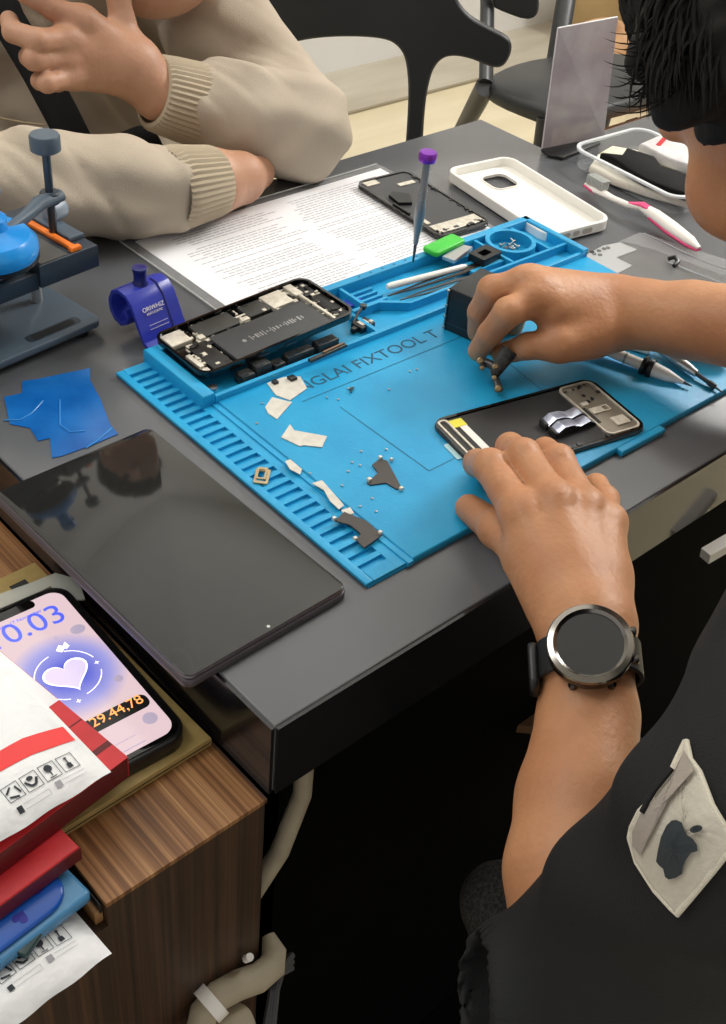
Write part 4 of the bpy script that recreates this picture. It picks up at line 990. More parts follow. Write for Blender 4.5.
ch2 = thing('chair', 'black plastic chair standing beyond the acrylic sign stand', 'chair', (1.9, 1.3, -.75))
zs = -.36
sp = [P(x, y, zs) for x, y in ((482, 80), (500, 68), (522, 60), (553, 55), (620, 50), (668, 66), (676, 84), (640, 98), (590, 110), (556, 113), (530, 104), (500, 92))]
cc = np.mean(sp, 0)
s = MB(); s.prism([(p[0], p[1]) for p in smooth_poly([(q[0], q[1]) for q in sp], 1)] if False else smooth_poly([(q[0], q[1]) for q in sp], 1), zs-.035, zs, .01); s.build('seat', M_chair, ch2, world=True)
def leg2(pa_, pb_, r=(.019, .013)):
    s = MB(); s.tube([pa_, Vector(pa_).lerp(Vector(pb_), .5), pb_], [r[0], (r[0]+r[1])/2, r[1]], 12); s.build('leg', M_chair, ch2, world=True)
a = P(486, 84, zs); leg2((a[0], a[1], zs-.005), P(440, 172, -.75), (.022, .017))
a = P(548, 108, zs); leg2((a[0], a[1], zs-.02), (a[0]-.01, a[1]-.02, -.75))
a = P(662, 88, zs); leg2((a[0], a[1], zs-.02), (a[0]+.01, a[1]-.02, -.75))
a = P(620, 56, zs); leg2((a[0], a[1], zs-.02), (a[0]+.01, a[1]+.03, -.75))
nb = (.62, .78, 0)
s = MB(); A1 = D(486, 84, 2.47); s.tube([A1, D(487, 30, 2.5), D(488, -60, 2.55)], [(.014, .02)]*3, 12); s.build('back_post', M_chair, ch2, world=True)
s = MB(); s.tube([D(556, 62, 2.66), D(566, 0, 2.66), D(572, -60, 2.68)], [(.014, .022)]*3, 12); s.build('back_post', M_chair, ch2, world=True)
s = MB(); slab3(s, vplane(smooth_poly([(484, -80), (490, 5), (505, 12), (525, 19), (536, 16), (539, 6), (538, -6), (540, -80)], 1), D(510, 5, 2.5), nb), nb, .02); s.build('backrest', M_chair, ch2, world=True, bevel=.005)

# wooden bench and cartons at the right
bz = -.42
bp_ = [P(x, y, bz) for x, y in ((545, 160), (563, 140), (650, 113), (670, 117), (664, 134), (640, 160), (600, 190))]
t = thing('wooden_bench', 'reddish brown plank bench standing between the far chair and the clear tray', 'bench', (1.9, 1.0, -.75))
s = MB(); s.prism([(p[0], p[1]) for p in bp_], bz-.03, bz, .003); s.build('plank_top', wood_mat('bench_wood', ['8a5c40', 'a4714f', 'b88360'], 1, 14, .5), t, world=True)
bc = np.mean(bp_, 0)
for dx, dy in ((-.2, -.08), (.12, -.05), (.2, .1), (-.1, .1)):
    s = MB(); s.box(bc[0]+dx-.02, bc[1]+dy-.02, -.75, bc[0]+dx+.02, bc[1]+dy+.02, bz-.03); s.build('leg', mat('bench_leg', '4a3020', .6), t, world=True)
M_card = mat('cardboard', 'a87f58', .8, col2='8f6641', scale=9)
for i, (x, y, w, h, m, lb) in enumerate(((612, 20, .28, .3, mat('tan_carton', 'b59a6c', .7, col2='a08354', scale=6), 'tall tan carton behind the acrylic sign stand'), (655, 40, .2, .12, M_card, 'brown cardboard carton beside the tall tan one'), (735, 25, .28, .26, mat('dark_carton', '4a4038', .7, col2='6a5848', scale=9), 'dark carton half hidden by the black hair'))):
    q = ((3.12, 2.02), (3.12, 1.52), (3.6, 1.8))[i]
    t = thing('carton', lb, 'carton', (q[0], q[1], -.75), .2+.2*i)
    MB().box(-w/2, -w/2, 0, w/2, w/2, h, .004).build('box', m, t)
    MB().box(-w/2, -.02, h, w/2, .02, h+.001).build('tape', mat('tape_tan', 'c8a878', .4), t)
    s = MB(); s.add([(-w/2, -w/2, h), (w/2, -w/2, h), (w/2, -w/2-.07, h+.05), (-w/2, -w/2-.07, h+.05)], [(0, 1, 2, 3)]); s.add([(-w/2, -w/2, h-.003), (w/2, -w/2, h-.003), (w/2, -w/2-.07, h+.047), (-w/2, -w/2-.07, h+.047)], [(3, 2, 1, 0)]); s.build('flap', m, t)
q = P(628, 78, bz+.2)
s = MB()
f = Field((2.0, 1.1, -.75), (2.6, 1.6, -.25), .012)
cc2 = P(634, 66, -.655)
f = Field(cc2-np.array([.3, .3, .2]), cc2+np.array([.3, .3, .2]), .01)
f.blend([E_(cc2, (.17, .14, .1)), E_(cc2+np.array([.1, -.08, .03]), (.1, .1, .08)), E_(cc2+np.array([-.1, .05, .05]), (.08, .1, .07))], .05)
f.disp(lambda x, y, z: .012*np.sin(x*38+2*np.sin(y*21))*np.sin(z*40+y*25))
o = f.build('crumpled_bag', mat('brown_wrap', '9a6f4c', .7, col2='c49a72', scale=14)); tag(o, 'crumpled brown paper bag piled under the far chair', 'bag')

# ================================================================== PERSON IN BEIGE (far side)
man = thing('person', 'person in beige sweatshirt leaning on the desk, hand at chin, black strap across chest', 'person', (.38, .8, -.75))
man['category'] = 'person'
elb = np.array(P(290, 131, .048)); wr = D(158, 94, 1.12)
cuff0, cuff1 = D(153, 92, 1.12), D(208, 108, 1.16)
hdc = np.array([.43, .70, .262])
f = Field((.0, .42, -.02), (.66, 1.0, .5), .0022)
f.blend([E_(hdc, (.078, .095, .112)), C(hdc+np.array([0, .0, -.03]), D(148, -22, 1.16), .062, .03), E_(D(160, -18, 1.15), (.045, .04, .028))], .03)
f.blend([C(hdc+np.array([.03, .05, -.05]), np.array([.44, .86, .12]), .055, .06)], .02)
f.blend([C(hdc+np.array([-.055, -.07, .02]), hdc+np.array([-.07, -.085, -.02]), .008, .014)], .012)
f.blend([E_(D(135, -14, 1.115), (.024, .012, .008))], .008)
mc = [D(84, 22, 1.065), D(67, 41, 1.06), D(66, 60, 1.065), D(74, 77, 1.075)]
f.limb(chain([cuff1*.6+wr*.4, wr, D(132, 66, 1.10)], [.026, .0245, .026]), .012)
f.limb([C(D(136, 62, 1.105), mc[0], .021, .0135), C(D(134, 66, 1.103), mc[1], .0205, .0132), C(D(134, 72, 1.106), mc[2], .019, .0125), C(D(136, 78, 1.11), mc[3], .0175, .011)], .01, .01)
for q_, r_0 in zip(mc, (.0115, .0125, .0115, .0105)): f.blend([E_(q_-CF*.004, (r_0,)*3)], .006)
f.fingers([
    chain([mc[0], D(52, 8, 1.045), D(25, -8, 1.03), D(8, -18, 1.03)], [.0118, .0098, .0088, .0075]),
    chain([mc[1], D(38, 41, 1.03), D(13, 32, 1.035), D(9, 20, 1.045)], [.012, .0106, .0092, .008]),
    chain([mc[2], D(34, 59, 1.035), D(29, 57, 1.055), D(50, 60, 1.075)], [.011, .0098, .0085, .008]),
    chain([mc[3], D(47, 83, 1.045), D(40, 81, 1.06), D(58, 84, 1.08)], [.0098, .0086, .0078, .0075]),
    chain([D(128, 50, 1.10), D(122, 20, 1.09), D(118, -4, 1.08), D(116, -22, 1.075)], [.016, .012, .0108, .009])], .008, .003)
hw = np.array(P(212, 182, .034))
f.limb(chain([hw-np.array([.06, -.005, 0]), hw, np.array(P(240, 178, .026)), np.array(P(258, 173, .02))], [.029, .0305, .0245, .016]), .012)
man_body = f.build('body', M_skin1, man)
# hair of the far person (mostly above the frame, mirrored in the tablet)
f = Field(hdc-.18, hdc+.18, .005); f.blend([E_(hdc+np.array([.01, .02, .04]), (.098, .112, .115))], .02)
f.disp(lambda x, y, z: .006*np.sin(x*150+3*np.sin(y*60))*np.sin(z*90+x*50)); f.carve([E_(hdc+np.array([-.05, -.09, -.09]), (.09, .09, .085))], .01)
f.build('hair', M_hair, man)
# sweatshirt
def folds(pts_amp):
    def fn(x, y, z):
        d = 0
        for (dx, dy, dz, fr_, am, ph) in pts_amp:
            w = x*dx+y*dy+z*dz
            d = d+am*np.sin(w*fr_+ph+1.7*np.sin((y*.9-x*.4+z*.7)*17+ph)+1.1*np.sin((x+z)*23+ph*2))
        return d
    return fn
f = Field((-.22, .40, -.25), (.72, 1.08, .34), .0038)
f.blend([E_(np.array([.34, .90, -.05]), (.22, .13, .30)), E_(np.array([.36, .88, .12]), (.19, .09, .1)), E_(np.array([.3, .86, -.15]), (.2, .14, .16))], .05)
f.limb(chain([D(165, -70, 1.29), D(222, 30, 1.265), D(268, 88, 1.25), elb+np.array([.014, .0, .0])], [.078, .058, .051, .0465]), .02, .012)
f.limb(chain([elb+np.array([.012, 0, 0]), elb*.62+cuff1*.38+np.array([0, 0, .002]), cuff1, cuff0*.25+cuff1*.75], [.047, .0445, .041, .036]), .009, .004)
lel = np.array([.085, .63, .05])
f.limb(chain([np.array([.08, .88, .08]), lel, np.array(P(40, 190, .046)), np.array(P(122, 188, .043)), np.array(P(170, 188, .04))], [.08, .055, .046, .0425, .0355]), .02, .01)
def gfold(c_, dr, wl, amp, rad):
    c_ = np.array(c_); dr = np.array(dr)/np.linalg.norm(dr)
    def w_(x, y, z):
        a_ = ((x-c_[0])*dr[0]+(y-c_[1])*dr[1]+(z-c_[2])*dr[2])*2*PI/wl+1.2*np.sin(x*30+z*24); return .45*np.sin(a_)+.75*(1-2*np.abs(np.sin(a_/2+.5))**.7)
    return lambda x, y, z: amp*w_(x, y, z)*np.exp(-((x-c_[0])**2+(y-c_[1])**2+(z-c_[2])**2)/rad**2)
f.disp(folds([(.8, .3, 1.4, 62, .0022, 0), (-.5, .9, 1.0, 95, .0013, 1.3), (1.2, .2, -.3, 48, .0018, 2.2)]))
f.disp(gfold(D(225, 90, 1.16), (.9, .1, .3), .03, .0065, .055))
f.disp(gfold(D(260, 85, 1.2), (-.3, .3, 1), .034, .006, .065))
f.disp(gfold(D(90, 165, 1.06), (1, -.1, .5), .05, .009, .08))
f.disp(gfold(D(185, 170, 1.09), (1, .1, .6), .02, .0028, .045))
f.disp(gfold(D(235, 120, 1.18), (.9, -.2, .5), .02, .0022, .04))
f.disp(gfold(D(30, 175, 1.03), (1, .3, .4), .035, .006, .06))
f.disp(gfold(D(300, 110, 1.2), (.6, .3, 1), .028, .0035, .05))
f.disp(gfold(D(100, 60, 1.2), (.8, .2, .6), .045, .008, .12))
f.carve([C(D(178, -15, 1.15), D(178, -70, 1.17), .05, .06)], .01)
sw = f.build('sweatshirt', M_hood, man)
def rib(t_, th_): return 1+.022*math.sin(th_*42)
s = MB(); a, b_ = Vector(cuff0), Vector(cuff1); dn = (b_-a)
s.tube([a, a+dn*.01, a+dn*.05, a+dn*.3, a+dn*.7, a+dn*1.0, a+dn*1.2], [.0285, .0325, .0345, .0365, .0385, .04, .036], 168, cap=False, fn=rib); s.build('sleeve_cuff', mat('cuff_rib', 'b2a48e', .95, spec=.1), man, world=True)
a, b_ = Vector(P(215, 181, .036)), Vector(P(176, 188, .041)); dn = b_-a
s = MB(); s.tube([a, a+dn*.02, a+dn*.1, a+dn*.5, a+dn*1.0, a+dn*1.2], [.0265, .0305, .032, .034, .037, .034], 168, cap=False, fn=rib); s.build('sleeve_cuff', mat('cuff_rib', 'b2a48e', .95, spec=.1), man, world=True)
# strap
s = MB(); sp_ = [D(-25, -60, 1.12), D(8, 20, 1.13), D(38, 70, 1.135), D(62, 115, 1.14), D(82, 155, 1.145), D(95, 175, 1.15)]
s.tube(sp_, [(.0025, .0165)]*6, 12, side=tuple(-CF)); s.build('strap', mat('strap_black', '0e0e0f', .7, spec=.2), man, world=True)
t = thing('crossbody_bag', 'black bag hanging at the far person, showing above the folded sleeve', 'bag', tuple(D(122, 150, 1.2)))
f = Field(D(122, 150, 1.2)-.12, D(122, 150, 1.2)+.12, .004)
f.blend([C(D(95, 165, 1.17), D(142, 140, 1.2), .018, .014), C(D(100, 180, 1.18), D(146, 160, 1.2), .02, .02)], .02); f.build('body', mat('strap_black', '0e0e0f', .7, spec=.2), t)
# second strip: hoodie seam line on chest
s = MB(); s.tube([D(0, 118, 1.135), D(25, 123, 1.135), D(45, 125, 1.137)], .0012, 6); s.build('pocket_seam', mat('seam_tan', '9a8a70', .9), man, world=True)

# ================================================================== PERSON IN BLACK (near side)
tech = thing('person', 'person in black shirt with a watch, working over the blue mat', 'person', (.25, -.4, -.75))
HC_ = D(848, 54, .62)
wt = Vector(D(590, 645, .634)); arm = (Vector(D(578, 585, .70))-Vector(D(588, 705, .66))).normalized()
wn = (-Vector(ray(590, 646)).normalized()*.93+Vector((0, 0, 1))*.28); wn = (wn-arm*wn.dot(arm)*.8).normalized(); wx = arm.cross(wn).normalized(); wy = wn.cross(wx).normalized()
wcen = np.array(wt-wn*.0275)
f = Field((-.06, -.34, -.10), (.62, .24, .44), .0019)
gaze = np.array([.35, .2, .02])-HC_; gaze /= np.linalg.norm(gaze); fwd = gaze*1.0
upv = np.array([0, 0, 1.0])-fwd*fwd[2]; upv /= np.linalg.norm(upv); sdv = np.cross(fwd, upv)
Rm = np.array([sdv, fwd, upv])
def hd(s_, f_, u_): return HC_+sdv*s_+fwd*f_+upv*u_
f.blend([E_(HC_+upv*.02, (.076, .096, .092), Rm), E_(hd(0, .035, -.045), (.056, .058, .07), Rm), C(hd(0, .06, -.085), hd(0, .05, -.06), .026, .04)], .03)
f.blend([C(hd(0, .098, .01), hd(0, .115, -.028), .007, .013), E_(hd(-.034, .078, -.03), (.026, .02, .026), Rm), E_(hd(.034, .078, -.03), (.026, .02, .026), Rm), C(hd(-.03, .092, .022), hd(.03, .092, .022), .008, .008)], .014)
f.blend([E_(hd(0, .1, -.055), (.022, .01, .008), Rm), E_(hd(-.08, -.005, -.02), (.008, .018, .03), Rm), E_(hd(.08, -.005, -.02), (.008, .018, .03), Rm)], .006)
f.carve([E_(hd(-.031, .1, .002), (.014, .008, .007), Rm), E_(hd(.031, .1, .002), (.014, .008, .007), Rm)], .006)
f.blend([C(hd(0, -.03, -.05), np.array([.34, -.22, .17]), .052, .058)], .02)
f.blend([C(np.array([.34, -.22, .17]), np.array([.14, -.28, .12]), .05, .04), C(np.array([.34, -.22, .17]), np.array([.47, -.25, .12]), .05, .045)], .02)
# right forearm with the watch
f.limb(chain([np.array([.14, -.28, .12]), D(700, 880, .50), D(584, 930, .592), D(573, 872, .605), D(579, 800, .625), D(588, 715, .655), wcen, wcen*.4+np.array(D(582, 610, .69))*.6], [.03, .032, .036, .0345, .0325, .0272, .0238, .0235]), .01, .006)
iM, mM, rM, pM = D(521, 514, .725), D(553, 503, .727), D(583, 508, .735), D(607, 523, .738)
wL, wR = D(573, 625, .682), D(602, 625, .684)
f.limb([C(wL, iM, .020, .0128), C(D(584, 620, .68), mM, .020, .0128), C(D(592, 622, .682), rM, .020, .012), C(wR, pM, .0185, .0115), C(D(566, 580, .703), D(598, 580, .711), .0175, .0175)], .012, .012)
for q_, r_0 in zip((iM, mM, rM, pM), (.0118, .0122, .0112, .0102)): f.blend([E_(q_-CF*.0045+CU*.001, (r_0,)*3)], .006)
for q_, w_ in zip((iM, mM, rM, pM), ((578, 612), (585, 612), (591, 612), (597, 612))):
    w3 = D(w_[0], w_[1]+14, .680); m3 = (w3*.5+q_*.5)-CF*.0085; f.blend([C(w3, m3, .002, .0026), C(m3, q_-CF*.0118, .0026, .003)], .011)
th = [D(562, 600, .702), D(530, 556, .724), D(497, 529, .755), D(469, 508, .79)]
fing = [
    chain([iM, D(490, 466, .765), D(477, 463, .80), D(483, 463, .825)], [.0122, .0108, .0092, .0082]),
    chain([mM, D(523, 456, .765), D(510, 447, .795), D(507, 450, .83)], [.0124, .011, .0095, .0084]),
    chain([rM, D(558, 461, .77), D(545, 451, .80), D(541, 455, .83)], [.0118, .0105, .009, .008]),
    chain([pM, D(604, 500, .775), D(596, 486, .80), D(588, 487, .82)], [.0105, .0092, .0082, .0073]),
    chain(th, [.017, .0132, .0118, .0094])]
f.fingers(fing, .007, .003)
for q_, r_0 in ((D(490, 466, .762), .0112), (D(523, 456, .762), .0114), (D(558, 461, .767), .0108), (D(604, 500, .772), .0096), (D(497, 529, .753), .0122)): f.blend([E_(q_, (r_0,)*3)], .003)
f.blend([C(D(560, 598, .70), D(532, 560, .72), .0185, .0145)], .016)
# left forearm and hand
f.limb(chain([np.array([.47, -.25, .12]), np.array([.555, -.1, .06]), D(760, 330, .885), D(690, 320, .91), D(640, 314, .925), D(612, 312, .935)], [.045, .042, .0325, .029, .0262, .025]), .012, .006)
k1, k2, k3, k4 = D(530, 284, .905), D(540, 298, .897), D(553, 312, .90), D(566, 322, .905)
f.limb([C(D(612, 304, .935), k1, .0225, .0148), C(D(610, 312, .93), k2, .0225, .0145), C(D(606, 322, .928), k3, .021, .0145), C(D(604, 330, .93), D(575, 340, .915), .018, .0135)], .01, .01)
f.blend([E_(D(523, 281, .898), (.0105,)*3), E_(D(534, 296, .89), (.0105,)*3)], .006)
f.fingers([
    chain([k1, D(492, 290, .905), D(480, 312, .925), D(478, 332, .945)], [.0135, .0112, .0095, .0085]),
    chain([k2, D(508, 312, .885), D(490, 334, .905), D(478, 351, .925)], [.013, .011, .0095, .0082]),
    chain([k2+CU*.006, D(516, 283, .93), D(497, 297, .955), D(492, 325, .97)], [.0125, .0105, .009, .0082]),
    chain([k1+CF*.01, D(540, 292, .95), D(520, 308, .975), D(512, 330, .985)], [.012, .01, .0088, .008]),
    chain([D(590, 334, .915), D(560, 344, .90), D(528, 346, .905), D(502, 354, .925)], [.0175, .0118, .0102, .0085])], .006, .003)
f.blend([C(D(596, 330, .915), D(560, 343, .903), .018, .0125)], .012)
# creases: over finger knuckles and at the wrist
def crease(c_, ax, wl, amp, rad):
    c_ = np.array(c_); ax = np.array(ax)/np.linalg.norm(ax); m = int(rad*2.2/f.res)
    i = ((c_-f.lo)/f.res).astype(int); sl = tuple(slice(max(0, k-m), k+m) for k in i)
    X = [f.ax[k][sl[k]].reshape([-1 if q == k else 1 for q in range(3)]) for k in range(3)]
    w_ = (X[0]-c_[0])*ax[0]+(X[1]-c_[1])*ax[1]+(X[2]-c_[2])*ax[2]
    f.V[sl] += (amp*np.cos(w_*2*PI/wl)*np.exp(-((X[0]-c_[0])**2+(X[1]-c_[1])**2+(X[2]-c_[2])**2)/rad**2)).astype(np.float32)
for (p_, x_, y_, t_) in ((iM, 490, 466, .762), (mM, 523, 456, .762), (rM, 558, 461, .767)):
    q_ = D(x_, y_, t_)-CF*.009; crease(q_, q_-p_, .0048, .0004, .007)
tb_ = f.build('body', M_skin2, tech)
# nails
def nail(p, n, d, w, l):
    n = Vector(n).normalized(); d = Vector(d); d = (d-n*d.dot(n)).normalized(); sd = n.cross(d); s = MB(); vs = []
    for i in range(7):
        for j in range(5):
            u, v = (i/6*2-1), (j/4*2-1); vs.append(tuple(Vector(p)+d*v*l*(1-.25*u*u)+sd*u*w-n*(u*u*w*.35)))
    s.add(vs, [(i*5+j, i*5+j+1, i*5+j+6, i*5+j+5) for i in range(6) for j in range(4)]); return s
nail(D(479, 343, .9155), -CF+CU*.3, -CU-.3*CR, .0042, .0055).build('nail', M_nail, tech, world=True)
nail(D(590, 484, .8095), -CF+CU*.6, CU, .0045, .005).build('nail', M_nail, tech, world=True)
# hair
f = Field(HC_-.18, HC_+.18, .0035)
f.blend([E_(hd(0, -.016, .046), (.089, .105, .094), Rm), E_(hd(0, -.06, .0), (.085, .07, .09), Rm), E_(D(712, 38, .575), (.036, .036, .034)), E_(D(735, 70, .575), (.03, .03, .026))], .03)
f.disp(lambda x, y, z: .0035*np.sin(x*170+3*np.sin(y*80+z*60))+.003*np.sin(z*140+y*120+2*np.sin(x*90)))
f.carve([E_(hd(0, .11, -.045), (.095, .06, .075), Rm)], .01)
hair = f.build('hair', M_hair, tech)
s = MB(); r_ = random.Random(4)
def onhead(az, el, lift=0.0):
    c_ = math.cos(el); return hd(math.sin(az)*c_*(.090+lift), -.016+math.cos(az)*c_*(.106+lift), .046+math.sin(el)*(.095+lift))
for k in range(1500):
    az = r_.uniform(-PI, PI); el0 = r_.uniform(.5, 1.45); span = r_.uniform(.5, 1.0); el1 = max(el0-span*1.3, r_.uniform(.1, .35) if math.cos(az) > .72 else r_.uniform(-.55, .2)); daz = r_.uniform(-.45, .45); lf_ = r_.uniform(-.002, .004)
    pts = []
    for i in range(7):
        u = i/6; pts.append(onhead(az+daz*u*u+.05*math.sin(u*5+k), el0+(el1-el0)*u, lf_+.004*math.sin(u*PI)+(.004 if i == 6 else 0)))
    s.tube(pts, [.0005, .0014, .0018, .0018, .0015, .0010, .0002], 5)
def lock(A, B, C_, r0, tt, n=8):
    pts = []
    for i in range(n):
        u = i/(n-1); x = A[0]*(1-u)**2+2*B[0]*u*(1-u)+C_[0]*u*u; y = A[1]*(1-u)**2+2*B[1]*u*(1-u)+C_[1]*u*u; pts.append(D(x, y, tt+.01*(1-u)**2))
    s.tube(pts, [r0*(.5+.5*math.sin(PI*min(1, .2+i/(n-1)))) if i < n-2 else r0*(.35 if i == n-2 else .05) for i in range(n)], 5)
for k in range(240):                                                    # the fringe
    x0, y0 = r_.uniform(668, 740), r_.uniform(-40, 45); dx, dy = r_.uniform(-52, 6), r_.uniform(40, 90)
    lock((x0, y0), (x0+dx*.9-4, y0+dy*.35), (x0+dx*.9, min(120, y0+dy)), .0011, .545+r_.uniform(-.008, .008))
for k in range(46):                                                     # loose wisps blown off the forehead
    x0, y0 = r_.uniform(636, 672), r_.uniform(25, 90); x1 = r_.uniform(603, 642); y1 = min(112, y0+r_.uniform(5, 40))
    lock((x0+30, y0-20), (x0-4, y1+r_.uniform(6, 16)), (x1, y1-r_.uniform(0, 12)), .00055, .552+r_.uniform(-.01, .01), 10)
s.build('hair_strands', M_hair, tech, world=True)['kind'] = 'stuff'
# shirt
f = Field((-.2, -.55, -.35), (.68, -.02, .27), .004)
f.blend([E_(np.array([.27, -.34, .02]), (.2, .11, .17)), E_(np.array([.28, -.4, -.18]), (.19, .12, .2))], .05)
sA, sB, sC = D(775, 830, .465), D(612, 962, .56), D(541, 992, .572)
f.limb(chain([np.array([.13, -.28, .13]), sA, sB, sC], [.08, .0575, .05, .0425]), .03, .008)
f.blend([E_(D(905, 690, .5), (.085, .085, .09))], .03)
f.limb(chain([np.array([.44, -.27, .12]), np.array([.545, -.17, .075]), np.array([.575, -.1, .06])], [.08, .062, .052]), .03, .01)
f.blend([E_(np.array([.33, -.25, .12]), (.085, .075, .05)), E_(np.array([.34, -.31, .13]), (.09, .06, .05))], .03)
f.disp(folds([(1.1, -.6, .5, 70, .0016, .4), (.3, .8, 1.2, 46, .002, 2.0), (-.9, .3, 1.1, 90, .0008, 4.0)]))
f.carve([C(D(462, 1000, .56), D(500, 985, .575), .022, .026)], .004)
f.build('shirt', M_shirt, tech)
PX = [(686, 741), (690, 760), (699, 772), (712, 806), (724, 826), (736, 842), (712, 872), (677, 914), (655, 890), (637, 862), (630, 838), (632, 828), (640, 812), (652, 800), (668, 780), (676, 762)]
def lift_pt(x, y, off):
    t_ = f.hit(x, y, .30, .75); t_ = .47 if t_ is None else t_; return D(x, y, t_-off), t_
def project_fan(px, cx, cy, off, rings=8, sub=4):
    bp = []
    for i in range(len(px)):
        a_, b_ = px[i], px[(i+1) % len(px)]
        for k in range(sub): bp.append((a_[0]+(b_[0]-a_[0])*k/sub, a_[1]+(b_[1]-a_[1])*k/sub))
    ts = [[lift_pt(cx+(x-cx)*r/rings, cy+(y-cy)*r/rings, off)[1] for x, y in bp] for r in range(rings+1)]
    cut = np.median([t for row in ts for t in row])+.02
    n_ = len(bp); vs = []
    for r in range(rings+1):
        for i, (x, y) in enumerate(bp): vs.append(tuple(D(cx+(x-cx)*r/rings, cy+(y-cy)*r/rings, min(ts[r][i], cut)-off)))
    s = MB(); s.add(vs, [(r*n_+i, r*n_+(i+1) % n_, (r+1)*n_+(i+1) % n_, (r+1)*n_+i) for r in range(rings) for i in range(n_)]); return s, vs[-n_:]
s, bd = project_fan(PX, 682, 835, .003, 14)
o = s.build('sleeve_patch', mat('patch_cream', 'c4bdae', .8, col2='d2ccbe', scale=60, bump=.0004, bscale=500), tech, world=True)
m_ = o.modifiers.new('thick', 'SOLIDIFY'); m_.thickness = .002; m_.offset = 0
s = MB(); s.tube(bd+[bd[0]], .0013, 8, cap=False); s.build('patch_border', mat('patch_thread', 'd9d3c2', .8, bump=.0006, bscale=900), tech, world=True)
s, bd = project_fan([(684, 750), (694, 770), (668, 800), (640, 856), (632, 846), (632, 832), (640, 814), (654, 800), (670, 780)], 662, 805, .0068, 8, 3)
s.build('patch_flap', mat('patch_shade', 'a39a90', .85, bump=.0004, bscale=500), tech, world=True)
s = MB(); s.tube([lift_pt(x, y, .0076)[0] for x, y in ((672, 768), (664, 778), (655, 789), (648, 800), (642, 812))], .0012, 6); s.build('flap_stitch', M_shirt, tech, world=True)
ap = [(671.5, 820.5), (676.6, 820), (681.8, 822.5), (684, 829.7), (687, 835), (693, 839), (697, 845), (697.5, 851), (691, 853), (686, 859.5), (683, 866.6), (682, 873.8), (675.6, 878), (668.5, 879.5), (665, 877), (663, 868.7), (659, 865.6), (656, 861.5), (657.6, 851), (661, 837), (666.4, 825.6)]
s, bd = project_fan(ap, 673, 850, .0062, 8, 2)
s2_, bd = project_fan([(696+6.4*math.cos(a_), 829-1.2*math.cos(a_)+3.8*math.sin(a_)) for a_ in [2*PI*i/14 for i in range(14)]], 696, 829, .0062, 4, 1)
s.add(s2_.v, s2_.f)
s.build('patch_emblem', mat('emblem_dark', '30373b', .8), tech, world=True)
# trousers
f = Field((-.1, -.55, -.5), (.5, .02, -.12), .006)
f.blend(chain([np.array([.3, -.45, -.28]), D(560, 960, .82), D(500, 902, .84)], [.07, .05, .029]), .03)
f.blend(chain([np.array([.38, -.45, -.28]), np.array([.36, -.12, -.26]), np.array([.36, -.06, -.3])], [.08, .06, .05]), .03)
f.build('trousers', M_trouser, tech)
# watch
F = Matrix([[wx[0], wy[0], wn[0], wt[0]], [wx[1], wy[1], wn[1], wt[1]], [wx[2], wy[2], wn[2], wt[2]], [0, 0, 0, 1]])
wa = thing('wristwatch', 'round gunmetal smartwatch with a blank dark face on a black strap', 'watch', mw=F)
s = MB(); s.lathe([(.0185, -.010), (.021, -.009), (.0228, -.006), (.0232, -.002), (.0228, .0005), (.0222, .001)], n=64); s.build('case', M_gun, wa)
s = MB(); pr2 = [(.0222, .0008), (.0232, .0016), (.0225, .0028), (.0196, .0036), (.0178, .0022), (.0178, .0008)]
nn = 72; vs = []; fs = []
for i in range(nn):
    a = 2*PI*i/nn
    for r, z in pr2: vs.append((r*math.cos(a), r*math.sin(a), z))
m6 = len(pr2)
for i in range(nn):
    for j in range(m6): fs.append((i*m6+j, i*m6+(j+1) % m6, ((i+1) % nn)*m6+(j+1) % m6, ((i+1) % nn)*m6+j)[::-1])
s.add(vs, fs); s.build('bezel', mat('bezel_steel', '8a8680', .2, 1.0), wa)
MB().prism(circ(0, 0, .0179, 64), .0006, .0016).build('glass', mat('watch_glass', '1a1c1e', .12), wa)
s = MB()
for sx in (-1, 1):
    for sy in (-1, 1): s.tube([(sx*.009, sy*.017, -.006), (sx*.010, sy*.019, -.0085), (sx*.010, sy*.0195, -.0125)], [.003, .003, .0022], 10)
split(s, 'lug', M_gun, wa)
for z in (.008, -.008):
    s = MB(); s.lathe([(.0022, .0215), (.0028, .0225), (.0028, .0245), (.0018, .0252)], (0, z, -.003), (1, 0, 0)); s.build('button', M_gun, wa)
# strap loop around the wrist (local: y along the arm? the strap runs across x)
s = MB(); wc = -.0275
pts = []
for i in range(41):
    a = PI/2-(2*PI)*i/40; pts.append((.0308*math.cos(a), 0, wc+.0245*math.sin(a)))
s.tube(pts, [(.0018, .0105)]*41, 14, cap=False, side=None) if False else None
vs = []; fs = []
for i in range(60):
    a = 2*PI*i/60
    for yy, rr2 in ((-.0105, 0), (-.0105, .0026), (.0105, .0026), (.0105, 0)):
        vs.append(((.0268+rr2)*math.cos(a), yy, wc+(.0250+rr2)*math.sin(a)))
for i in range(60):
    j = (i+1) % 60
    for k in range(4): fs.append((i*4+k, j*4+k, j*4+(k+1) % 4, i*4+(k+1) % 4))
s.add(vs, fs); s.build('strap', mat('strap_rubber', '17191b', .5), wa, bevel=.0008)
s = MB(); s.prism(rr(-.009, -.0145, .009, .0145, .006), 0, .0055, .0015)
o = s.build('buckle', M_black, wa); o.matrix_local = Matrix.Translation((-.0275, -.003, wc+.002)) @ Matrix.Rotation(-PI/2, 4, 'Y')

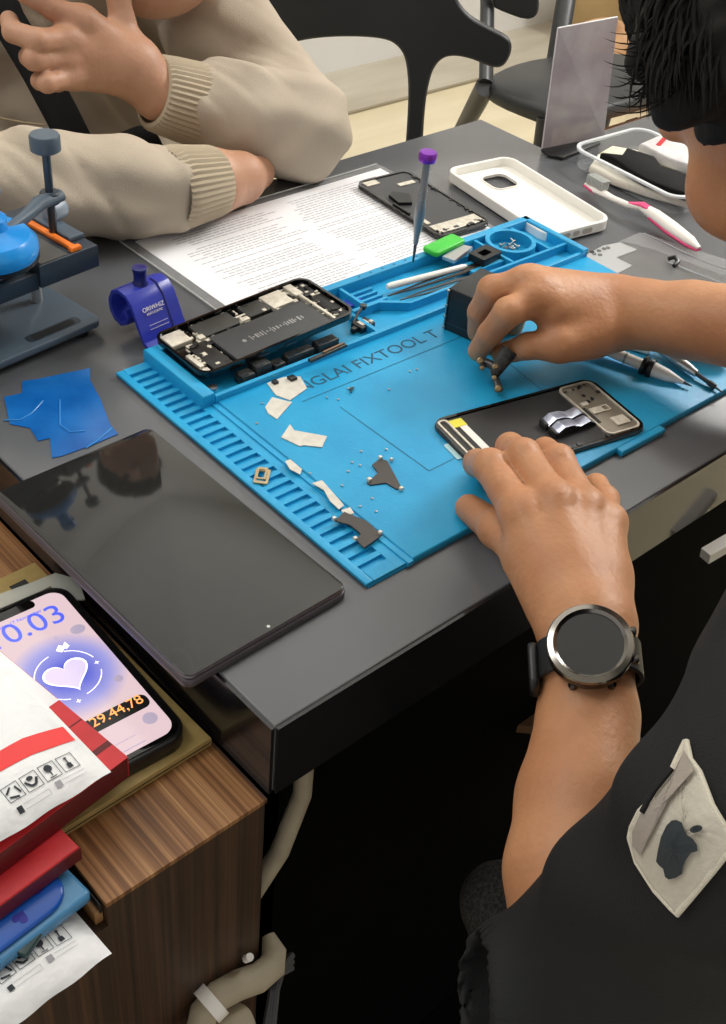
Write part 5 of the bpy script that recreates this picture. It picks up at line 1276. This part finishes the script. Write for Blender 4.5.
# part held between the fingers
t = thing('phone_camera', 'small black camera part with gold contacts pinched between the fingers above the mat', 'phone part', tuple(P(494, 368, .02)))
s = MB(); s.tube([P(510, 350, .036), P(502, 362, .028), P(495, 374, .02)], [(.003, .007), (.0028, .006), (.0022, .004)], 10, side=tuple(-CF)); s.tube([P(498, 370, .022), P(490, 364, .024), P(482, 362, .022)], [(.002, .004), (.002, .0034), (.002, .004)], 10, side=tuple(-CF)); s.tube([P(494, 371, .02), P(497, 382, .014), P(499, 391, .011)], [(.0016, .003), (.0014, .0026), (.0016, .0036)], 10, side=tuple(-CF)); s.build('flex', M_boardm, t, world=True)
s = MB()
for x, y, tt, r in ((480, 361, .026, .0026), (498, 389, .015, .0026), (494, 378, .022, .0018), (495, 367, .028, .0022), (482, 368, .022, .0018)): s.lathe([(r*.6, -r), (r, -r*.7), (r, r*.7), (r*.6, r)], P(x, y, tt), tuple(-CF))
split(s, 'contact', mat('dull_gold', 'a08a68', .35, .8), t, world=True)

# stray pieces under the desk
s = MB(); a = D(507, 706, 1.05); s.prism([(a[0]-.01, a[1]-.02), (a[0]+.09, a[1]+.02), (a[0]+.05, a[1]-.08)], a[2]-.01, a[2], .001) 
top('wood_offcut', s, mat('dim_wood', '6a4a30', .7), 'piece of brown board in the dark under the desk', 'board')
s = MB(); s.tube([D(705, 556, .93), D(760, 524, .95)], [(.007, .007)]*2, 4); top('metal_bar', s, M_white, 'pale bar under the desk edge at the right', 'bar')

# ================================================================== LIGHT
w = bpy.data.worlds.new('world'); SC.world = w; w.use_nodes = True
w.node_tree.nodes['Background'].inputs['Color'].default_value = (1.0, .97, .93, 1); w.node_tree.nodes['Background'].inputs['Strength'].default_value = .42
def area(name, loc, tgt, sx, sy, e, col=(1, .96, .9)):
    l = bpy.data.lights.new(name, 'AREA'); l.shape = 'RECTANGLE'; l.size = sx; l.size_y = sy; l.energy = e; l.color = col
    o = bpy.data.objects.new(name, l); COL.objects.link(o); o.location = loc
    o.rotation_euler = (Vector(tgt)-Vector(loc)).to_track_quat('-Z', 'Y').to_euler(); return o
area('ceiling_light_side', (2.9, .0, 1.9), (.5, .3, 0), .9, .8, 72, (1, .98, .95))
area('ceiling_light_near', (-.6, .9, 1.9), (.3, .5, 0), .9, .9, 16, (1, .98, .95))
area('ceiling_light_back', (2.9, .6, 1.9), (2.7, 1.2, -.75), .8, .8, 26, (1, .98, .94))
area('ceiling_fill', (1.2, .9, 1.45), (1.2, .9, 3), 3.0, 2.4, 30, (1, .98, .95))  # added unseen fill facing up, brightens the ceiling and its reflections
